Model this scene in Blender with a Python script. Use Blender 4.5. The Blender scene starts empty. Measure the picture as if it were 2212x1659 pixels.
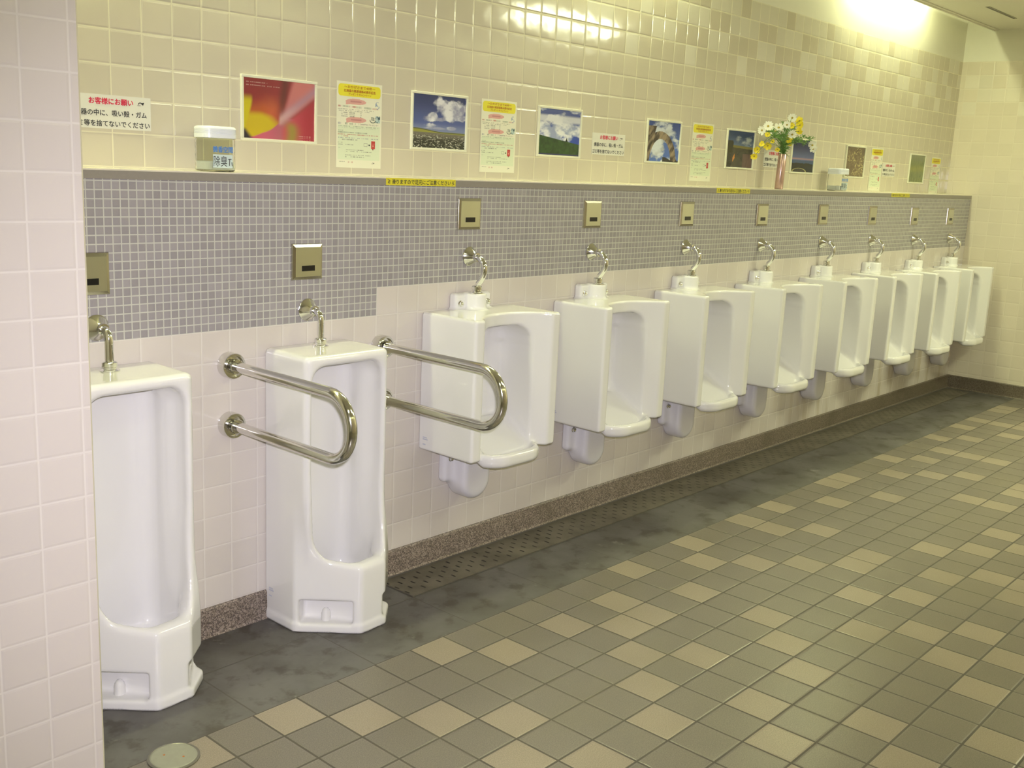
import bpy, math, random
import numpy as np
from mathutils import Vector, Matrix

random.seed(7)
np.random.seed(7)
SC = bpy.context.scene
COL = SC.collection
PI = math.pi

# ------------------------------------------------------------------ camera
CAM = np.array([-1.7365, -2.8045, 1.5394])
YAW, PITCH, ROLL, FPX = 0.8480, -0.2045, 0.0465, 2265.57


def cam_axes():
    f = np.array([math.sin(YAW) * math.cos(PITCH), math.cos(YAW) * math.cos(PITCH), math.sin(PITCH)])
    r = np.array([math.cos(YAW), -math.sin(YAW), 0.0])
    u = np.cross(r, f)
    c, s = math.cos(ROLL), math.sin(ROLL)
    return c * r + s * u, -s * r + c * u, f


AR, AU, AF = cam_axes()
cd = bpy.data.cameras.new('camera')
cam = bpy.data.objects.new('camera', cd)
COL.objects.link(cam)
cd.sensor_width = 36.0
cd.lens = FPX / 2212 * 36.0
cd.clip_start = 0.05
cd.clip_end = 100
M = Matrix.Identity(4)
for i in range(3):
    M[i][0] = AR[i]
    M[i][1] = AU[i]
    M[i][2] = -AF[i]
    M[i][3] = CAM[i]
cam.matrix_world = M
SC.camera = cam

# ------------------------------------------------------------------ world, exposure
w = bpy.data.worlds.new('world')
SC.world = w
w.use_nodes = True
w.node_tree.nodes['Background'].inputs[0].default_value = (0.9, 0.92, 0.8, 1)
w.node_tree.nodes['Background'].inputs[1].default_value = 0.02
SC.view_settings.view_transform = 'Standard'
SC.view_settings.look = 'None'
SC.view_settings.gamma = 1
SC.view_settings.use_curve_mapping = False
SC.view_settings.exposure = 0.0

# the camera's own flash
fl = bpy.data.lights.new('camera_flash', 'SPOT')
fl.spot_size = math.radians(76)
fl.spot_blend = 1.0
fl.shadow_soft_size = 0.02
fl.energy = 340
fl.color = (0.93, 0.88, 1.0)
flo = bpy.data.objects.new('camera_flash', fl)
COL.objects.link(flo)
FM = M.copy()
for i in range(3):
    FM[i][3] = CAM[i] + 0.03 * AR[i] + 0.06 * AU[i]
flo.matrix_world = FM @ Matrix.Rotation(math.radians(4.0), 4, 'Y') @ Matrix.Rotation(math.radians(-5.0), 4, 'X')

TUBE_EMIT = 160.0
TUBE_COL = (0.95, 1.0, 0.56)
XE, YR = 6.5964, 0.1865          # end wall, recessed upper wall
ZL, ZT, ZC = 1.482, 2.457, 2.68  # ledge top, tile top, ceiling
XL, YO = -3.6, -4.1              # left wall, opposite wall


# unseen fill lights added below the ceiling to brighten lower walls and floor
for xx, en in ((-0.9, 8), (2.0, 20), (4.9, 72)):
    l = bpy.data.lights.new('added_fill_light', 'AREA')
    l.shape = 'RECTANGLE'
    l.size, l.size_y = 1.2, 0.3
    l.energy = en
    l.color = (0.96, 1.0, 0.66)
    o = bpy.data.objects.new('added_fill_light', l)
    o.location = (xx, -2.3, ZC - 0.02)
    COL.objects.link(o)


# ------------------------------------------------------------------ helpers
def onplane(u, v, ax, val):
    d = AR * ((u - 1106) / FPX) + AU * (-(v - 829.5) / FPX) + AF
    t = (val - CAM[ax]) / d[ax]
    return CAM + t * d


def link(o, parent=None):
    COL.objects.link(o)
    if parent is not None:
        o.parent = parent
    return o


def mesh_obj(name, verts, faces, mat, parent=None, smooth=False, mats=None, idx=None):
    me = bpy.data.meshes.new(name)
    me.from_pydata([tuple(map(float, v)) for v in verts], [], [tuple(map(int, f)) for f in faces])
    for m in (mats or [mat]):
        me.materials.append(m)
    if idx is not None:
        me.polygons.foreach_set('material_index', idx)
    if smooth:
        me.polygons.foreach_set('use_smooth', [True] * len(me.polygons))
    me.update()
    return link(bpy.data.objects.new(name, me), parent)


def tag(o, label=None, cat=None, group=None, kind=None):
    if label:
        o['label'] = label
    if cat:
        o['category'] = cat
    if group:
        o['group'] = group
    if kind:
        o['kind'] = kind
    return o


def empty(name, loc=(0, 0, 0), label=None, cat=None, group=None):
    o = bpy.data.objects.new(name, None)
    o.empty_display_size = 0.05
    o.location = loc
    link(o)
    return tag(o, label, cat, group)


def dup(root, loc, label, group=None):
    r = root.copy()
    COL.objects.link(r)
    r.location = loc
    r['label'] = label
    if group:
        r['group'] = group
    for ch in list(root.children):
        c = ch.copy()
        COL.objects.link(c)
        c.parent = r
        for g in ch.children:
            d = g.copy()
            COL.objects.link(d)
            d.parent = c
    return r


class G:
    """collects shapes into one mesh"""

    def __init__(s):
        s.v, s.f, s.m = [], [], []

    def add(s, v, f, m=0):
        o = len(s.v)
        s.v += [tuple(map(float, p)) for p in v]
        s.f += [tuple(int(i) + o for i in q) for q in f]
        s.m += [m] * len(f)
        return s

    def box(s, lo, hi, m=0):
        x0, y0, z0 = lo
        x1, y1, z1 = hi
        v = [(x0, y0, z0), (x1, y0, z0), (x1, y1, z0), (x0, y1, z0), (x0, y0, z1), (x1, y0, z1), (x1, y1, z1), (x0, y1, z1)]
        f = [(0, 3, 2, 1), (4, 5, 6, 7), (0, 1, 5, 4), (1, 2, 6, 5), (2, 3, 7, 6), (3, 0, 4, 7)]
        return s.add(v, f, m)

    def tube(s, pts, r, n=16, m=0, caps=True):
        pts = [Vector(p) for p in pts]
        rr = r if isinstance(r, (list, tuple)) else [r] * len(pts)
        t0 = (pts[1] - pts[0]).normalized()
        a = t0.orthogonal().normalized()
        vs, fs = [], []
        for i, p in enumerate(pts):
            if i == 0:
                t = t0
            elif i == len(pts) - 1:
                t = (pts[i] - pts[i - 1]).normalized()
            else:
                t = ((pts[i + 1] - pts[i]).normalized() + (pts[i] - pts[i - 1]).normalized()).normalized()
            a = (a - t * a.dot(t)).normalized()
            b = t.cross(a)
            for k in range(n):
                an = 2 * PI * k / n
                vs.append(p + (a * math.cos(an) + b * math.sin(an)) * rr[i])
        for i in range(len(pts) - 1):
            for k in range(n):
                k2 = (k + 1) % n
                fs.append((i * n + k, i * n + k2, (i + 1) * n + k2, (i + 1) * n + k))
        if caps:
            fs.append(tuple(reversed(range(n))))
            fs.append(tuple(range((len(pts) - 1) * n, len(pts) * n)))
        return s.add(vs, fs, m)

    def lathe(s, prof, c, axis='z', n=32, m=0, caps=True):
        """prof: list of (r, h) ; axis 'z' up or 'y' (h grows toward -y)"""
        vs, fs = [], []
        for r, h in prof:
            for k in range(n):
                an = 2 * PI * k / n
                x, q = r * math.cos(an), r * math.sin(an)
                vs.append((c[0] + x, c[1] + q, c[2] + h) if axis == 'z' else (c[0] + x, c[1] - h, c[2] + q))
        for i in range(len(prof) - 1):
            for k in range(n):
                k2 = (k + 1) % n
                fs.append((i * n + k, i * n + k2, (i + 1) * n + k2, (i + 1) * n + k))
        if caps:
            fs.append(tuple(reversed(range(n))))
            fs.append(tuple(range((len(prof) - 1) * n, len(prof) * n)))
        return s.add(vs, fs, m)

    def obj(s, name, mat, parent=None, smooth=False, mats=None, bevel=0, angle=None):
        o = mesh_obj(name, s.v, s.f, mat, parent, smooth, mats, s.m if mats else None)
        if bevel:
            md = o.modifiers.new('bevel', 'BEVEL')
            md.width = bevel
            md.segments = 3
            md.limit_method = 'ANGLE'
            md.angle_limit = math.radians(40)
        if angle:
            o.data.set_sharp_from_angle(angle=math.radians(angle))
        return o


def arc(c, r, a0, a1, n, plane):
    """points on an arc ; plane(u, v) -> xyz"""
    out = []
    for i in range(n + 1):
        a = a0 + (a1 - a0) * i / n
        out.append(plane(c[0] + r * math.cos(a), c[1] + r * math.sin(a)))
    return out


# ------------------------------------------------------------------ signed distance modelling
def smin(a, b, k):
    h = np.clip(0.5 + 0.5 * (b - a) / k, 0, 1)
    return b * (1 - h) + a * h - k * h * (1 - h)


def smax(a, b, k):
    return -smin(-a, -b, k)


def sd_box(x, y, z, c, h, r=0.0):
    qx, qy, qz = np.abs(x - c[0]) - h[0] + r, np.abs(y - c[1]) - h[1] + r, np.abs(z - c[2]) - h[2] + r
    return np.sqrt(np.maximum(qx, 0) ** 2 + np.maximum(qy, 0) ** 2 + np.maximum(qz, 0) ** 2) + np.minimum(np.maximum(qx, np.maximum(qy, qz)), 0) - r


def sd_poly(x, y, pts):
    d = np.full(x.shape, 1e9)
    s = np.ones(x.shape)
    n = len(pts)
    for i in range(n):
        ax, ay = pts[i]
        bx, by = pts[i - 1]
        ex, ey = bx - ax, by - ay
        wx, wy = x - ax, y - ay
        t = np.clip((wx * ex + wy * ey) / (ex * ex + ey * ey), 0, 1)
        d = np.minimum(d, (wx - ex * t) ** 2 + (wy - ey * t) ** 2)
        c1, c2, c3 = y >= ay, y < by, ex * wy > ey * wx
        flip = (c1 & c2 & c3) | (~c1 & ~c2 & ~c3)
        s = np.where(flip, -s, s)
    return s * np.sqrt(d)


def surface_nets(fn, lo, hi, h):
    ax = [np.arange(lo[i], hi[i] + h, h) for i in range(3)]
    X, Y, Z = np.meshgrid(*ax, indexing='ij')
    V = fn(X, Y, Z)
    n = V.shape
    ins = V < 0
    cn = tuple(k - 1 for k in n)
    cnt = np.zeros(cn)
    acc = np.zeros(cn + (3,))
    corner = [(i, j, k) for i in (0, 1) for j in (0, 1) for k in (0, 1)]

    def sl(c):
        return tuple(slice(c[i], c[i] + cn[i]) for i in range(3))
    for a in corner:
        for dx in range(3):
            if a[dx] == 0:
                b = list(a)
                b[dx] = 1
                va, vb = V[sl(a)], V[sl(b)]
                cr = (va < 0) != (vb < 0)
                t = np.where(cr, va / np.where(cr, va - vb, 1), 0)
                cnt += cr
                for q in range(3):
                    acc[..., q] += np.where(cr, a[q] + (t if q == dx else 0), 0)
    act = cnt > 0
    idx = -np.ones(cn, int)
    idx[act] = np.arange(act.sum())
    base = np.argwhere(act)
    P = (base + acc[act] / cnt[act][:, None]) * h + np.array(lo)
    faces = []
    for dx in range(3):
        s0 = [slice(None)] * 3
        s1 = [slice(None)] * 3
        s0[dx] = slice(0, n[dx] - 1)
        s1[dx] = slice(1, n[dx])
        e = np.argwhere(ins[tuple(s0)] != ins[tuple(s1)])
        u, v = [q for q in range(3) if q != dx]
        ok = (e[:, u] > 0) & (e[:, v] > 0) & (e[:, u] < cn[u]) & (e[:, v] < cn[v])
        e = e[ok]
        q = []
        for du, dv in ((0, 0), (-1, 0), (-1, -1), (0, -1)):
            c = e.copy()
            c[:, u] += du
            c[:, v] += dv
            q.append(idx[c[:, 0], c[:, 1], c[:, 2]])
        q = np.stack(q, 1)
        inn = ins[e[:, 0], e[:, 1], e[:, 2]]
        flip = inn if dx != 1 else ~inn
        q[~flip] = q[~flip][:, ::-1]
        faces.append(q)
    F = np.concatenate(faces)
    eps = h * 0.2
    for _ in range(3):
        d = fn(P[:, 0], P[:, 1], P[:, 2])
        g = np.stack([fn(P[:, 0] + eps * (q == 0), P[:, 1] + eps * (q == 1), P[:, 2] + eps * (q == 2)) - fn(P[:, 0] - eps * (q == 0), P[:, 1] - eps * (q == 1), P[:, 2] - eps * (q == 2)) for q in range(3)], 1) / (2 * eps)
        g2 = np.maximum((g * g).sum(1), 0.1)
        st = np.clip(d / g2, -h * 0.5, h * 0.5)[:, None] * g
        P = P - st
    return P, F


def sdf_obj(name, fn, lo, hi, h, mat, parent):
    """fn works in (x, d, z), d = distance out from the wall; becomes y = -d"""
    P, F = surface_nets(fn, lo, hi, h)
    P = P * np.array([1, -1, 1])
    return mesh_obj(name, P, F[:, ::-1], mat, parent, smooth=True)


# ------------------------------------------------------------------ materials
def new_mat(name):
    m = bpy.data.materials.new(name)
    m.use_nodes = True
    return m, m.node_tree, m.node_tree.nodes['Principled BSDF']


def pmat(name, col, rough=0.5, metal=0.0, coat=0.0, var=0.0, scale=20, bump=0.0, spec=0.5):
    m, nt, b = new_mat(name)
    b.inputs['Base Color'].default_value = (*col, 1)
    b.inputs['Roughness'].default_value = rough
    b.inputs['Metallic'].default_value = metal
    b.inputs['Specular IOR Level'].default_value = spec
    if coat:
        b.inputs['Coat Weight'].default_value = coat
        b.inputs['Coat Roughness'].default_value = 0.05
    if var or bump:
        tc = nt.nodes.new('ShaderNodeTexCoord')
        no = nt.nodes.new('ShaderNodeTexNoise')
        no.inputs['Scale'].default_value = scale
        no.inputs['Detail'].default_value = 4
        nt.links.new(tc.outputs['Object'], no.inputs['Vector'])
        if var:
            mr = nt.nodes.new('ShaderNodeMapRange')
            mr.inputs[3].default_value = 1 - var
            mr.inputs[4].default_value = 1 + var
            nt.links.new(no.outputs['Fac'], mr.inputs[0])
            mx = nt.nodes.new('ShaderNodeVectorMath')
            mx.operation = 'SCALE'
            mx.inputs[0].default_value = col
            nt.links.new(mr.outputs[0], mx.inputs['Scale'])
            nt.links.new(mx.outputs[0], b.inputs['Base Color'])
        if bump:
            bp = nt.nodes.new('ShaderNodeBump')
            bp.inputs['Strength'].default_value = bump
            bp.inputs['Distance'].default_value = 0.002
            nt.links.new(no.outputs['Fac'], bp.inputs['Height'])
            nt.links.new(bp.outputs[0], b.inputs['Normal'])
    return m


class N:
    """tiny node-graph writer"""

    def __init__(s, nt):
        s.nt = nt

    def put(s, sock, v):
        if isinstance(v, bpy.types.NodeSocket):
            s.nt.links.new(v, sock)
        else:
            sock.default_value = v

    def math(s, op, a, b=0.0, c=None, clamp=False):
        n = s.nt.nodes.new('ShaderNodeMath')
        n.operation = op
        n.use_clamp = clamp
        s.put(n.inputs[0], a)
        s.put(n.inputs[1], b)
        if c is not None:
            s.put(n.inputs[2], c)
        return n.outputs[0]

    def obj(s):
        n = s.nt.nodes.new('ShaderNodeTexCoord')
        x = s.nt.nodes.new('ShaderNodeSeparateXYZ')
        s.nt.links.new(n.outputs['Object'], x.inputs[0])
        return n.outputs['Object'], x.outputs

    def noise(s, vec, scale, detail=3, rough=0.5):
        n = s.nt.nodes.new('ShaderNodeTexNoise')
        s.nt.links.new(vec, n.inputs['Vector'])
        n.inputs['Scale'].default_value = scale
        n.inputs['Detail'].default_value = detail
        n.inputs['Roughness'].default_value = rough
        return n.outputs['Fac']

    def rng(s, v, a, b, c=0.0, d=1.0, smooth=True):
        n = s.nt.nodes.new('ShaderNodeMapRange')
        if smooth:
            n.interpolation_type = 'SMOOTHSTEP'
        s.put(n.inputs[0], v)
        for i, q in enumerate((a, b, c, d)):
            n.inputs[i + 1].default_value = q
        return n.outputs[0]

    def mix(s, f, a, b):
        n = s.nt.nodes.new('ShaderNodeMix')
        n.data_type = 'RGBA'
        s.put(n.inputs[0], f)
        for sk, v in ((n.inputs[6], a), (n.inputs[7], b)):
            if isinstance(v, tuple):
                sk.default_value = (*v[:3], 1)
            else:
                s.nt.links.new(v, sk)
        return n.outputs[2]

    def comb(s, x, y, z=0.0):
        n = s.nt.nodes.new('ShaderNodeCombineXYZ')
        s.put(n.inputs[0], x)
        s.put(n.inputs[1], y)
        s.put(n.inputs[2], z)
        return n.outputs[0]

    def white(s, vec):
        n = s.nt.nodes.new('ShaderNodeTexWhiteNoise')
        n.noise_dimensions = '3D'
        s.nt.links.new(vec, n.inputs['Vector'])
        return n.outputs['Value']

    def bump(s, h, strength, dist):
        n = s.nt.nodes.new('ShaderNodeBump')
        n.inputs['Strength'].default_value = strength
        n.inputs['Distance'].default_value = dist
        s.nt.links.new(h, n.inputs['Height'])
        return n.outputs[0]


def tile_mat(name, ua, va, pu, pv, u0, v0, joint, col, grout, rough, pillow=0.0, wav=0.0, var=0.04, speckle=0.0, stain=None, spec=0.5, hue=0.0):
    m, nt, b = new_mat(name)
    g = N(nt)
    vec, xyz = g.obj()
    U = g.math('DIVIDE', g.math('SUBTRACT', xyz[ua], u0), pu)
    V = g.math('DIVIDE', g.math('SUBTRACT', xyz[va], v0), pv)
    cu, cv = g.math('FLOOR', U), g.math('FLOOR', V)
    fu = g.math('ABSOLUTE', g.math('SUBTRACT', g.math('SUBTRACT', U, cu), 0.5))
    fv = g.math('ABSOLUTE', g.math('SUBTRACT', g.math('SUBTRACT', V, cv), 0.5))
    du = g.math('MULTIPLY', g.math('SUBTRACT', 0.5, fu), pu)
    dv = g.math('MULTIPLY', g.math('SUBTRACT', 0.5, fv), pv)
    d = g.math('MINIMUM', du, dv)
    mask = g.rng(d, joint * 0.5, joint * 0.5 + 0.0012)          # 0 in the joint, 1 on the tile
    rnd = g.white(g.comb(cu, cv, float(ua) + 0.5))
    bri = g.rng(rnd, 0, 1, 1 - var, 1 + var, False)
    sc = nt.nodes.new('ShaderNodeVectorMath')
    sc.operation = 'SCALE'
    sc.inputs[0].default_value = col
    nt.links.new(bri, sc.inputs['Scale'])
    tcol = sc.outputs[0]
    if speckle:
        no = g.noise(vec, 260, 2)
        tcol = g.mix(g.rng(no, 0.40, 0.62, 0, speckle), tcol, tuple(c * 1.6 for c in col))
        no2 = g.noise(vec, 420, 2)
        tcol = g.mix(g.rng(no2, 0.50, 0.65, 0, speckle * 1.4), tcol, tuple(c * 0.45 for c in col))
    out = g.mix(mask, grout, tcol)
    if stain:
        out = stain(g, vec, xyz, out)
    nt.links.new(out, b.inputs['Base Color'])
    nt.links.new(g.rng(mask, 0, 1, 0.75, rough, False), b.inputs['Roughness'])
    b.inputs['Specular IOR Level'].default_value = spec
    # height: joint recess + pillow edge + slight waviness
    edge = g.rng(d, joint * 0.5, joint * 0.5 + 0.006)
    h = g.math('MULTIPLY', edge, 0.6)
    if pillow:
        pu2 = g.math('POWER', g.math('MULTIPLY', fu, 2), 2)
        pv2 = g.math('POWER', g.math('MULTIPLY', fv, 2), 2)
        h = g.math('SUBTRACT', h, g.math('MULTIPLY', g.math('ADD', pu2, pv2), pillow))
    if wav:
        off = g.math('MULTIPLY', rnd, 13.0)
        n = nt.nodes.new('ShaderNodeVectorMath')
        n.operation = 'ADD'
        nt.links.new(vec, n.inputs[0])
        nt.links.new(g.comb(off, off, off), n.inputs[1])
        h = g.math('ADD', h, g.math('MULTIPLY', g.noise(n.outputs[0], 14, 1), wav))
    nt.links.new(g.bump(h, 1.0, 0.001), b.inputs['Normal'])
    return m


TILE_P = (0.64, 0.588, 0.545)     # pinkish beige wall tile
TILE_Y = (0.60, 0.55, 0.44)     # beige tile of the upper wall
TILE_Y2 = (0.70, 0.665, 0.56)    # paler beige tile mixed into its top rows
GROUT_L = (0.70, 0.66, 0.58)


def wall_stain(g, vec, xyz, col):
    """brownish streaks down the wall below the far urinals"""
    n = g.noise(g.comb(g.math('MULTIPLY', xyz[0], 1.0), 0.0, g.math('MULTIPLY', xyz[2], 0.18)), 9, 3)
    k = g.math('MULTIPLY', g.rng(n, 0.5, 0.68), g.rng(xyz[0], 2.6, 5.0))
    k = g.math('MULTIPLY', k, g.rng(xyz[2], 0.85, 0.35))
    return g.mix(g.math('MULTIPLY', k, 0.45), col, (0.36, 0.27, 0.12))


M_LOW = tile_mat('tile_wall_lower', 0, 2, 0.1, 0.1, 0.0, 0.1, 0.002, TILE_P, (0.70, 0.66, 0.61), 0.10, 0.10, 0.5, 0.03, stain=wall_stain)
M_MOS = tile_mat('mosaic', 0, 2, 0.025, 0.025, 0.0, 0.1, 0.0019, (0.325, 0.303, 0.315), (0.53, 0.525, 0.475), 0.22, 0.0, 0.0, 0.09)
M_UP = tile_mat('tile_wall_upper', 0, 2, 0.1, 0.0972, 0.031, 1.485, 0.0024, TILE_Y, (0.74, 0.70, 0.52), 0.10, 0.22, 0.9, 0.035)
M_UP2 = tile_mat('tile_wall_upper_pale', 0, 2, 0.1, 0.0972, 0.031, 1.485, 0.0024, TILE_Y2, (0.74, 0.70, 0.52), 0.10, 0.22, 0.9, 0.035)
M_END = tile_mat('tile_wall_end', 1, 2, 0.1, 0.0972, 0.05, 1.485, 0.002, (0.69, 0.625, 0.51), (0.70, 0.64, 0.52), 0.10, 0.15, 0.5, 0.03)
M_END2 = tile_mat('tile_wall_end_pale', 1, 2, 0.1, 0.0972, 0.05, 1.485, 0.002, (0.72, 0.67, 0.56), (0.70, 0.64, 0.52), 0.10, 0.15, 0.5, 0.03)
M_PART = tile_mat('tile_partition', 0, 2, 0.1, 0.1, -0.696, 0.085, 0.0026, (0.61, 0.555, 0.52), (0.66, 0.61, 0.57), 0.09, 0.12, 0.5, 0.02)
M_PARTS = tile_mat('tile_partition_side', 1, 2, 0.1, 0.1, 0.0, 0.005, 0.0026, (0.61, 0.555, 0.52), (0.66, 0.61, 0.57), 0.09, 0.12, 0.5, 0.02)
M_OPP = tile_mat('tile_wall_opposite', 0, 2, 0.1, 0.1, 0.0, 0.1, 0.002, (0.60, 0.51, 0.40), GROUT_L, 0.12, 0.1, 0.4, 0.03)


def floor_stain(g, vec, xyz, col):
    n = g.noise(vec, 2.3, 4)
    col = g.mix(g.rng(n, 0.50, 0.72, 0, 0.25), col, (0.16, 0.14, 0.09))
    n2 = g.noise(vec, 17, 2)
    return g.mix(g.rng(n2, 0.70, 0.78, 0, 0.35), col, (0.13, 0.10, 0.06))


FP, FX0, FY0 = 0.149, 0.122, -0.517
FQ = 0.1485
M_F1 = tile_mat('floor_tile_grey', 0, 1, FP, FQ, FX0, FY0, 0.0052, (0.163, 0.143, 0.117), (0.080, 0.070, 0.055), 0.29, 0, 0, 0.06, 0.35, floor_stain, 0.45)
M_F2 = tile_mat('floor_tile_sand', 0, 1, FP, FQ, FX0, FY0, 0.0052, (0.272, 0.228, 0.172), (0.080, 0.070, 0.055), 0.29, 0, 0, 0.06, 0.30, floor_stain, 0.45)


def strip_mat():
    m, nt, b = new_mat('dark_stone_strip')
    g = N(nt)
    vec, xyz = g.obj()
    n1 = g.noise(vec, 3.2, 5, 0.6)
    n2 = g.noise(vec, 11, 4, 0.6)
    col = g.mix(g.rng(n1, 0.35, 0.65), (0.126, 0.119, 0.115), (0.082, 0.076, 0.068))
    col = g.mix(g.rng(n2, 0.50, 0.66, 0, 0.75), col, (0.050, 0.041, 0.030))
    # pale scale marks left by dried water
    n3 = g.noise(vec, 6.5, 6, 0.65)
    mk = g.math('MULTIPLY', g.rng(n3, 0.60, 0.74), g.rng(n2, 0.42, 0.6))
    col = g.mix(g.math('MULTIPLY', mk, 0.55), col, (0.42, 0.42, 0.38))
    # joints of the stone slabs
    U = g.math('DIVIDE', g.math('SUBTRACT', xyz[0], -0.163), 0.4375)
    du = g.math('MULTIPLY', g.math('SUBTRACT', 0.5, g.math('ABSOLUTE', g.math('SUBTRACT', g.math('FRACT', U), 0.5))), 0.4375)
    dv = g.math('ABSOLUTE', g.math('ADD', xyz[1], 0.217))
    d = g.math('MINIMUM', du, dv)
    col = g.mix(g.rng(d, 0.0012, 0.003), (0.075, 0.068, 0.055), col)
    nt.links.new(col, b.inputs['Base Color'])
    b.inputs['Roughness'].default_value = 0.5
    nt.links.new(g.bump(g.math('ADD', n2, g.rng(d, 0.001, 0.004)), 0.5, 0.001), b.inputs['Normal'])
    return m


M_STRIP = strip_mat()


def granite_mat():
    m, nt, b = new_mat('terrazzo')
    g = N(nt)
    vec, xyz = g.obj()
    vo = nt.nodes.new('ShaderNodeTexVoronoi')
    vo.inputs['Scale'].default_value = 290
    nt.links.new(vec, vo.inputs['Vector'])
    sep = nt.nodes.new('ShaderNodeSeparateColor')
    nt.links.new(vo.outputs['Color'], sep.inputs[0])
    col = g.mix(g.rng(sep.outputs[0], 0.25, 0.9), (0.21, 0.168, 0.135), (0.36, 0.30, 0.25))
    col = g.mix(g.rng(sep.outputs[1], 0.62, 0.72, 0, 0.9), col, (0.085, 0.066, 0.056))
    n = g.noise(vec, 5, 4)
    col = g.mix(g.rng(n, 0.5, 0.75, 0, 0.55), col, (0.10, 0.08, 0.055))
    dirt = g.math('MULTIPLY', g.rng(xyz[0], 1.5, 6.0), 0.62)
    col = g.mix(dirt, col, (0.085, 0.07, 0.045))
    nt.links.new(col, b.inputs['Base Color'])
    b.inputs['Roughness'].default_value = 0.35
    return m


M_GRAN = granite_mat()
M_CER = pmat('white_ceramic', (0.785, 0.775, 0.76), 0.09, coat=0.6, spec=0.5)
M_CER2 = pmat('grey_white_ceramic', (0.70, 0.685, 0.715), 0.12, coat=0.3)
M_CHR = pmat('chrome', (0.86, 0.86, 0.86), 0.07, metal=1.0)
M_STEEL = pmat('polished_steel', (0.74, 0.73, 0.70), 0.12, metal=1.0)
M_PLATE = pmat('brushed_plate', (0.64, 0.64, 0.54), 0.33, metal=1.0)
M_PFRAME = pmat('plate_frame', (0.52, 0.49, 0.43), 0.16, metal=1.0)
M_BLACK = pmat('black_glass', (0.008, 0.008, 0.009), 0.08)
M_DARK = pmat('dark_gap', (0.02, 0.02, 0.02), 0.6)
M_PAINT = pmat('cream_paint', (0.76, 0.74, 0.64), 0.55, var=0.02)
M_CEIL = pmat('ceiling_board', (0.78, 0.76, 0.66), 0.7, var=0.02, scale=60)
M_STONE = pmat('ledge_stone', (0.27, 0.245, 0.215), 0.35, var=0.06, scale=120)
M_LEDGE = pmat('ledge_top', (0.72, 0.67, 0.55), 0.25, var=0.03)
M_WHITEFR = pmat('cream_frame', (0.74, 0.73, 0.58), 0.3)
M_PAPER = pmat('white_sheet', (0.72, 0.71, 0.63), 0.35)
M_RED = pmat('red_print', (0.60, 0.02, 0.07), 0.4)
M_INK = pmat('black_print', (0.025, 0.025, 0.03), 0.4)
M_BROWNINK = pmat('brown_print', (0.42, 0.13, 0.01), 0.4)
M_YEL = pmat('yellow_print', (0.78, 0.70, 0.03), 0.4)
M_YELTAPE = pmat('yellow_tape', (0.72, 0.64, 0.035), 0.3)
M_BLUE = pmat('blue_print', (0.06, 0.20, 0.55), 0.4)
M_LID = pmat('white_plastic', (0.80, 0.83, 0.86), 0.25)
M_COPPER = pmat('copper_vase', (0.58, 0.40, 0.36), 0.25, metal=0.7)
M_STEM = pmat('stem_green', (0.10, 0.19, 0.04), 0.5, var=0.2, scale=90)
M_LEAF = pmat('leaf_green', (0.13, 0.27, 0.05), 0.5, var=0.25, scale=90)
M_PETW = pmat('white_petal', (0.84, 0.84, 0.72), 0.5)
M_PETY = pmat('yellow_petal', (0.85, 0.70, 0.03), 0.5)
M_CENT = pmat('flower_eye', (0.42, 0.32, 0.05), 0.7)
M_COVER = pmat('cover_metal', (0.33, 0.33, 0.25), 0.38, metal=0.35, var=0.1, scale=60)
M_COVRIM = pmat('cover_rim', (0.26, 0.25, 0.20), 0.3, metal=0.8)
M_FIX = pmat('lamp_housing', (0.7, 0.7, 0.66), 0.5)


def emis(name, col, s):
    m, nt, b = new_mat(name)
    b.inputs['Base Color'].default_value = (0.8, 0.8, 0.8, 1)
    b.inputs['Emission Color'].default_value = (*col, 1)
    b.inputs['Emission Strength'].default_value = s
    return m


M_TUBE = emis('fluorescent_tube', TUBE_COL, TUBE_EMIT)

mgl, ntg, bg = new_mat('clear_plastic')
bg.inputs['Base Color'].default_value = (0.98, 0.99, 1.0, 1)
bg.inputs['Roughness'].default_value = 0.03
bg.inputs['Transmission Weight'].default_value = 1.0
bg.inputs['IOR'].default_value = 1.12
M_CLEAR = mgl
M_GEL = pmat('gel', (0.78, 0.82, 0.80), 0.3)


def attr_mat(name, rough):
    m, nt, b = new_mat(name)
    a = nt.nodes.new('ShaderNodeVertexColor')
    a.layer_name = 'print'
    nt.links.new(a.outputs['Color'], b.inputs['Base Color'])
    b.inputs['Roughness'].default_value = rough
    return m


M_PRINT = attr_mat('printed_picture', 0.25)
M_PRINTP = attr_mat('printed_poster', 0.35)


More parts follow.
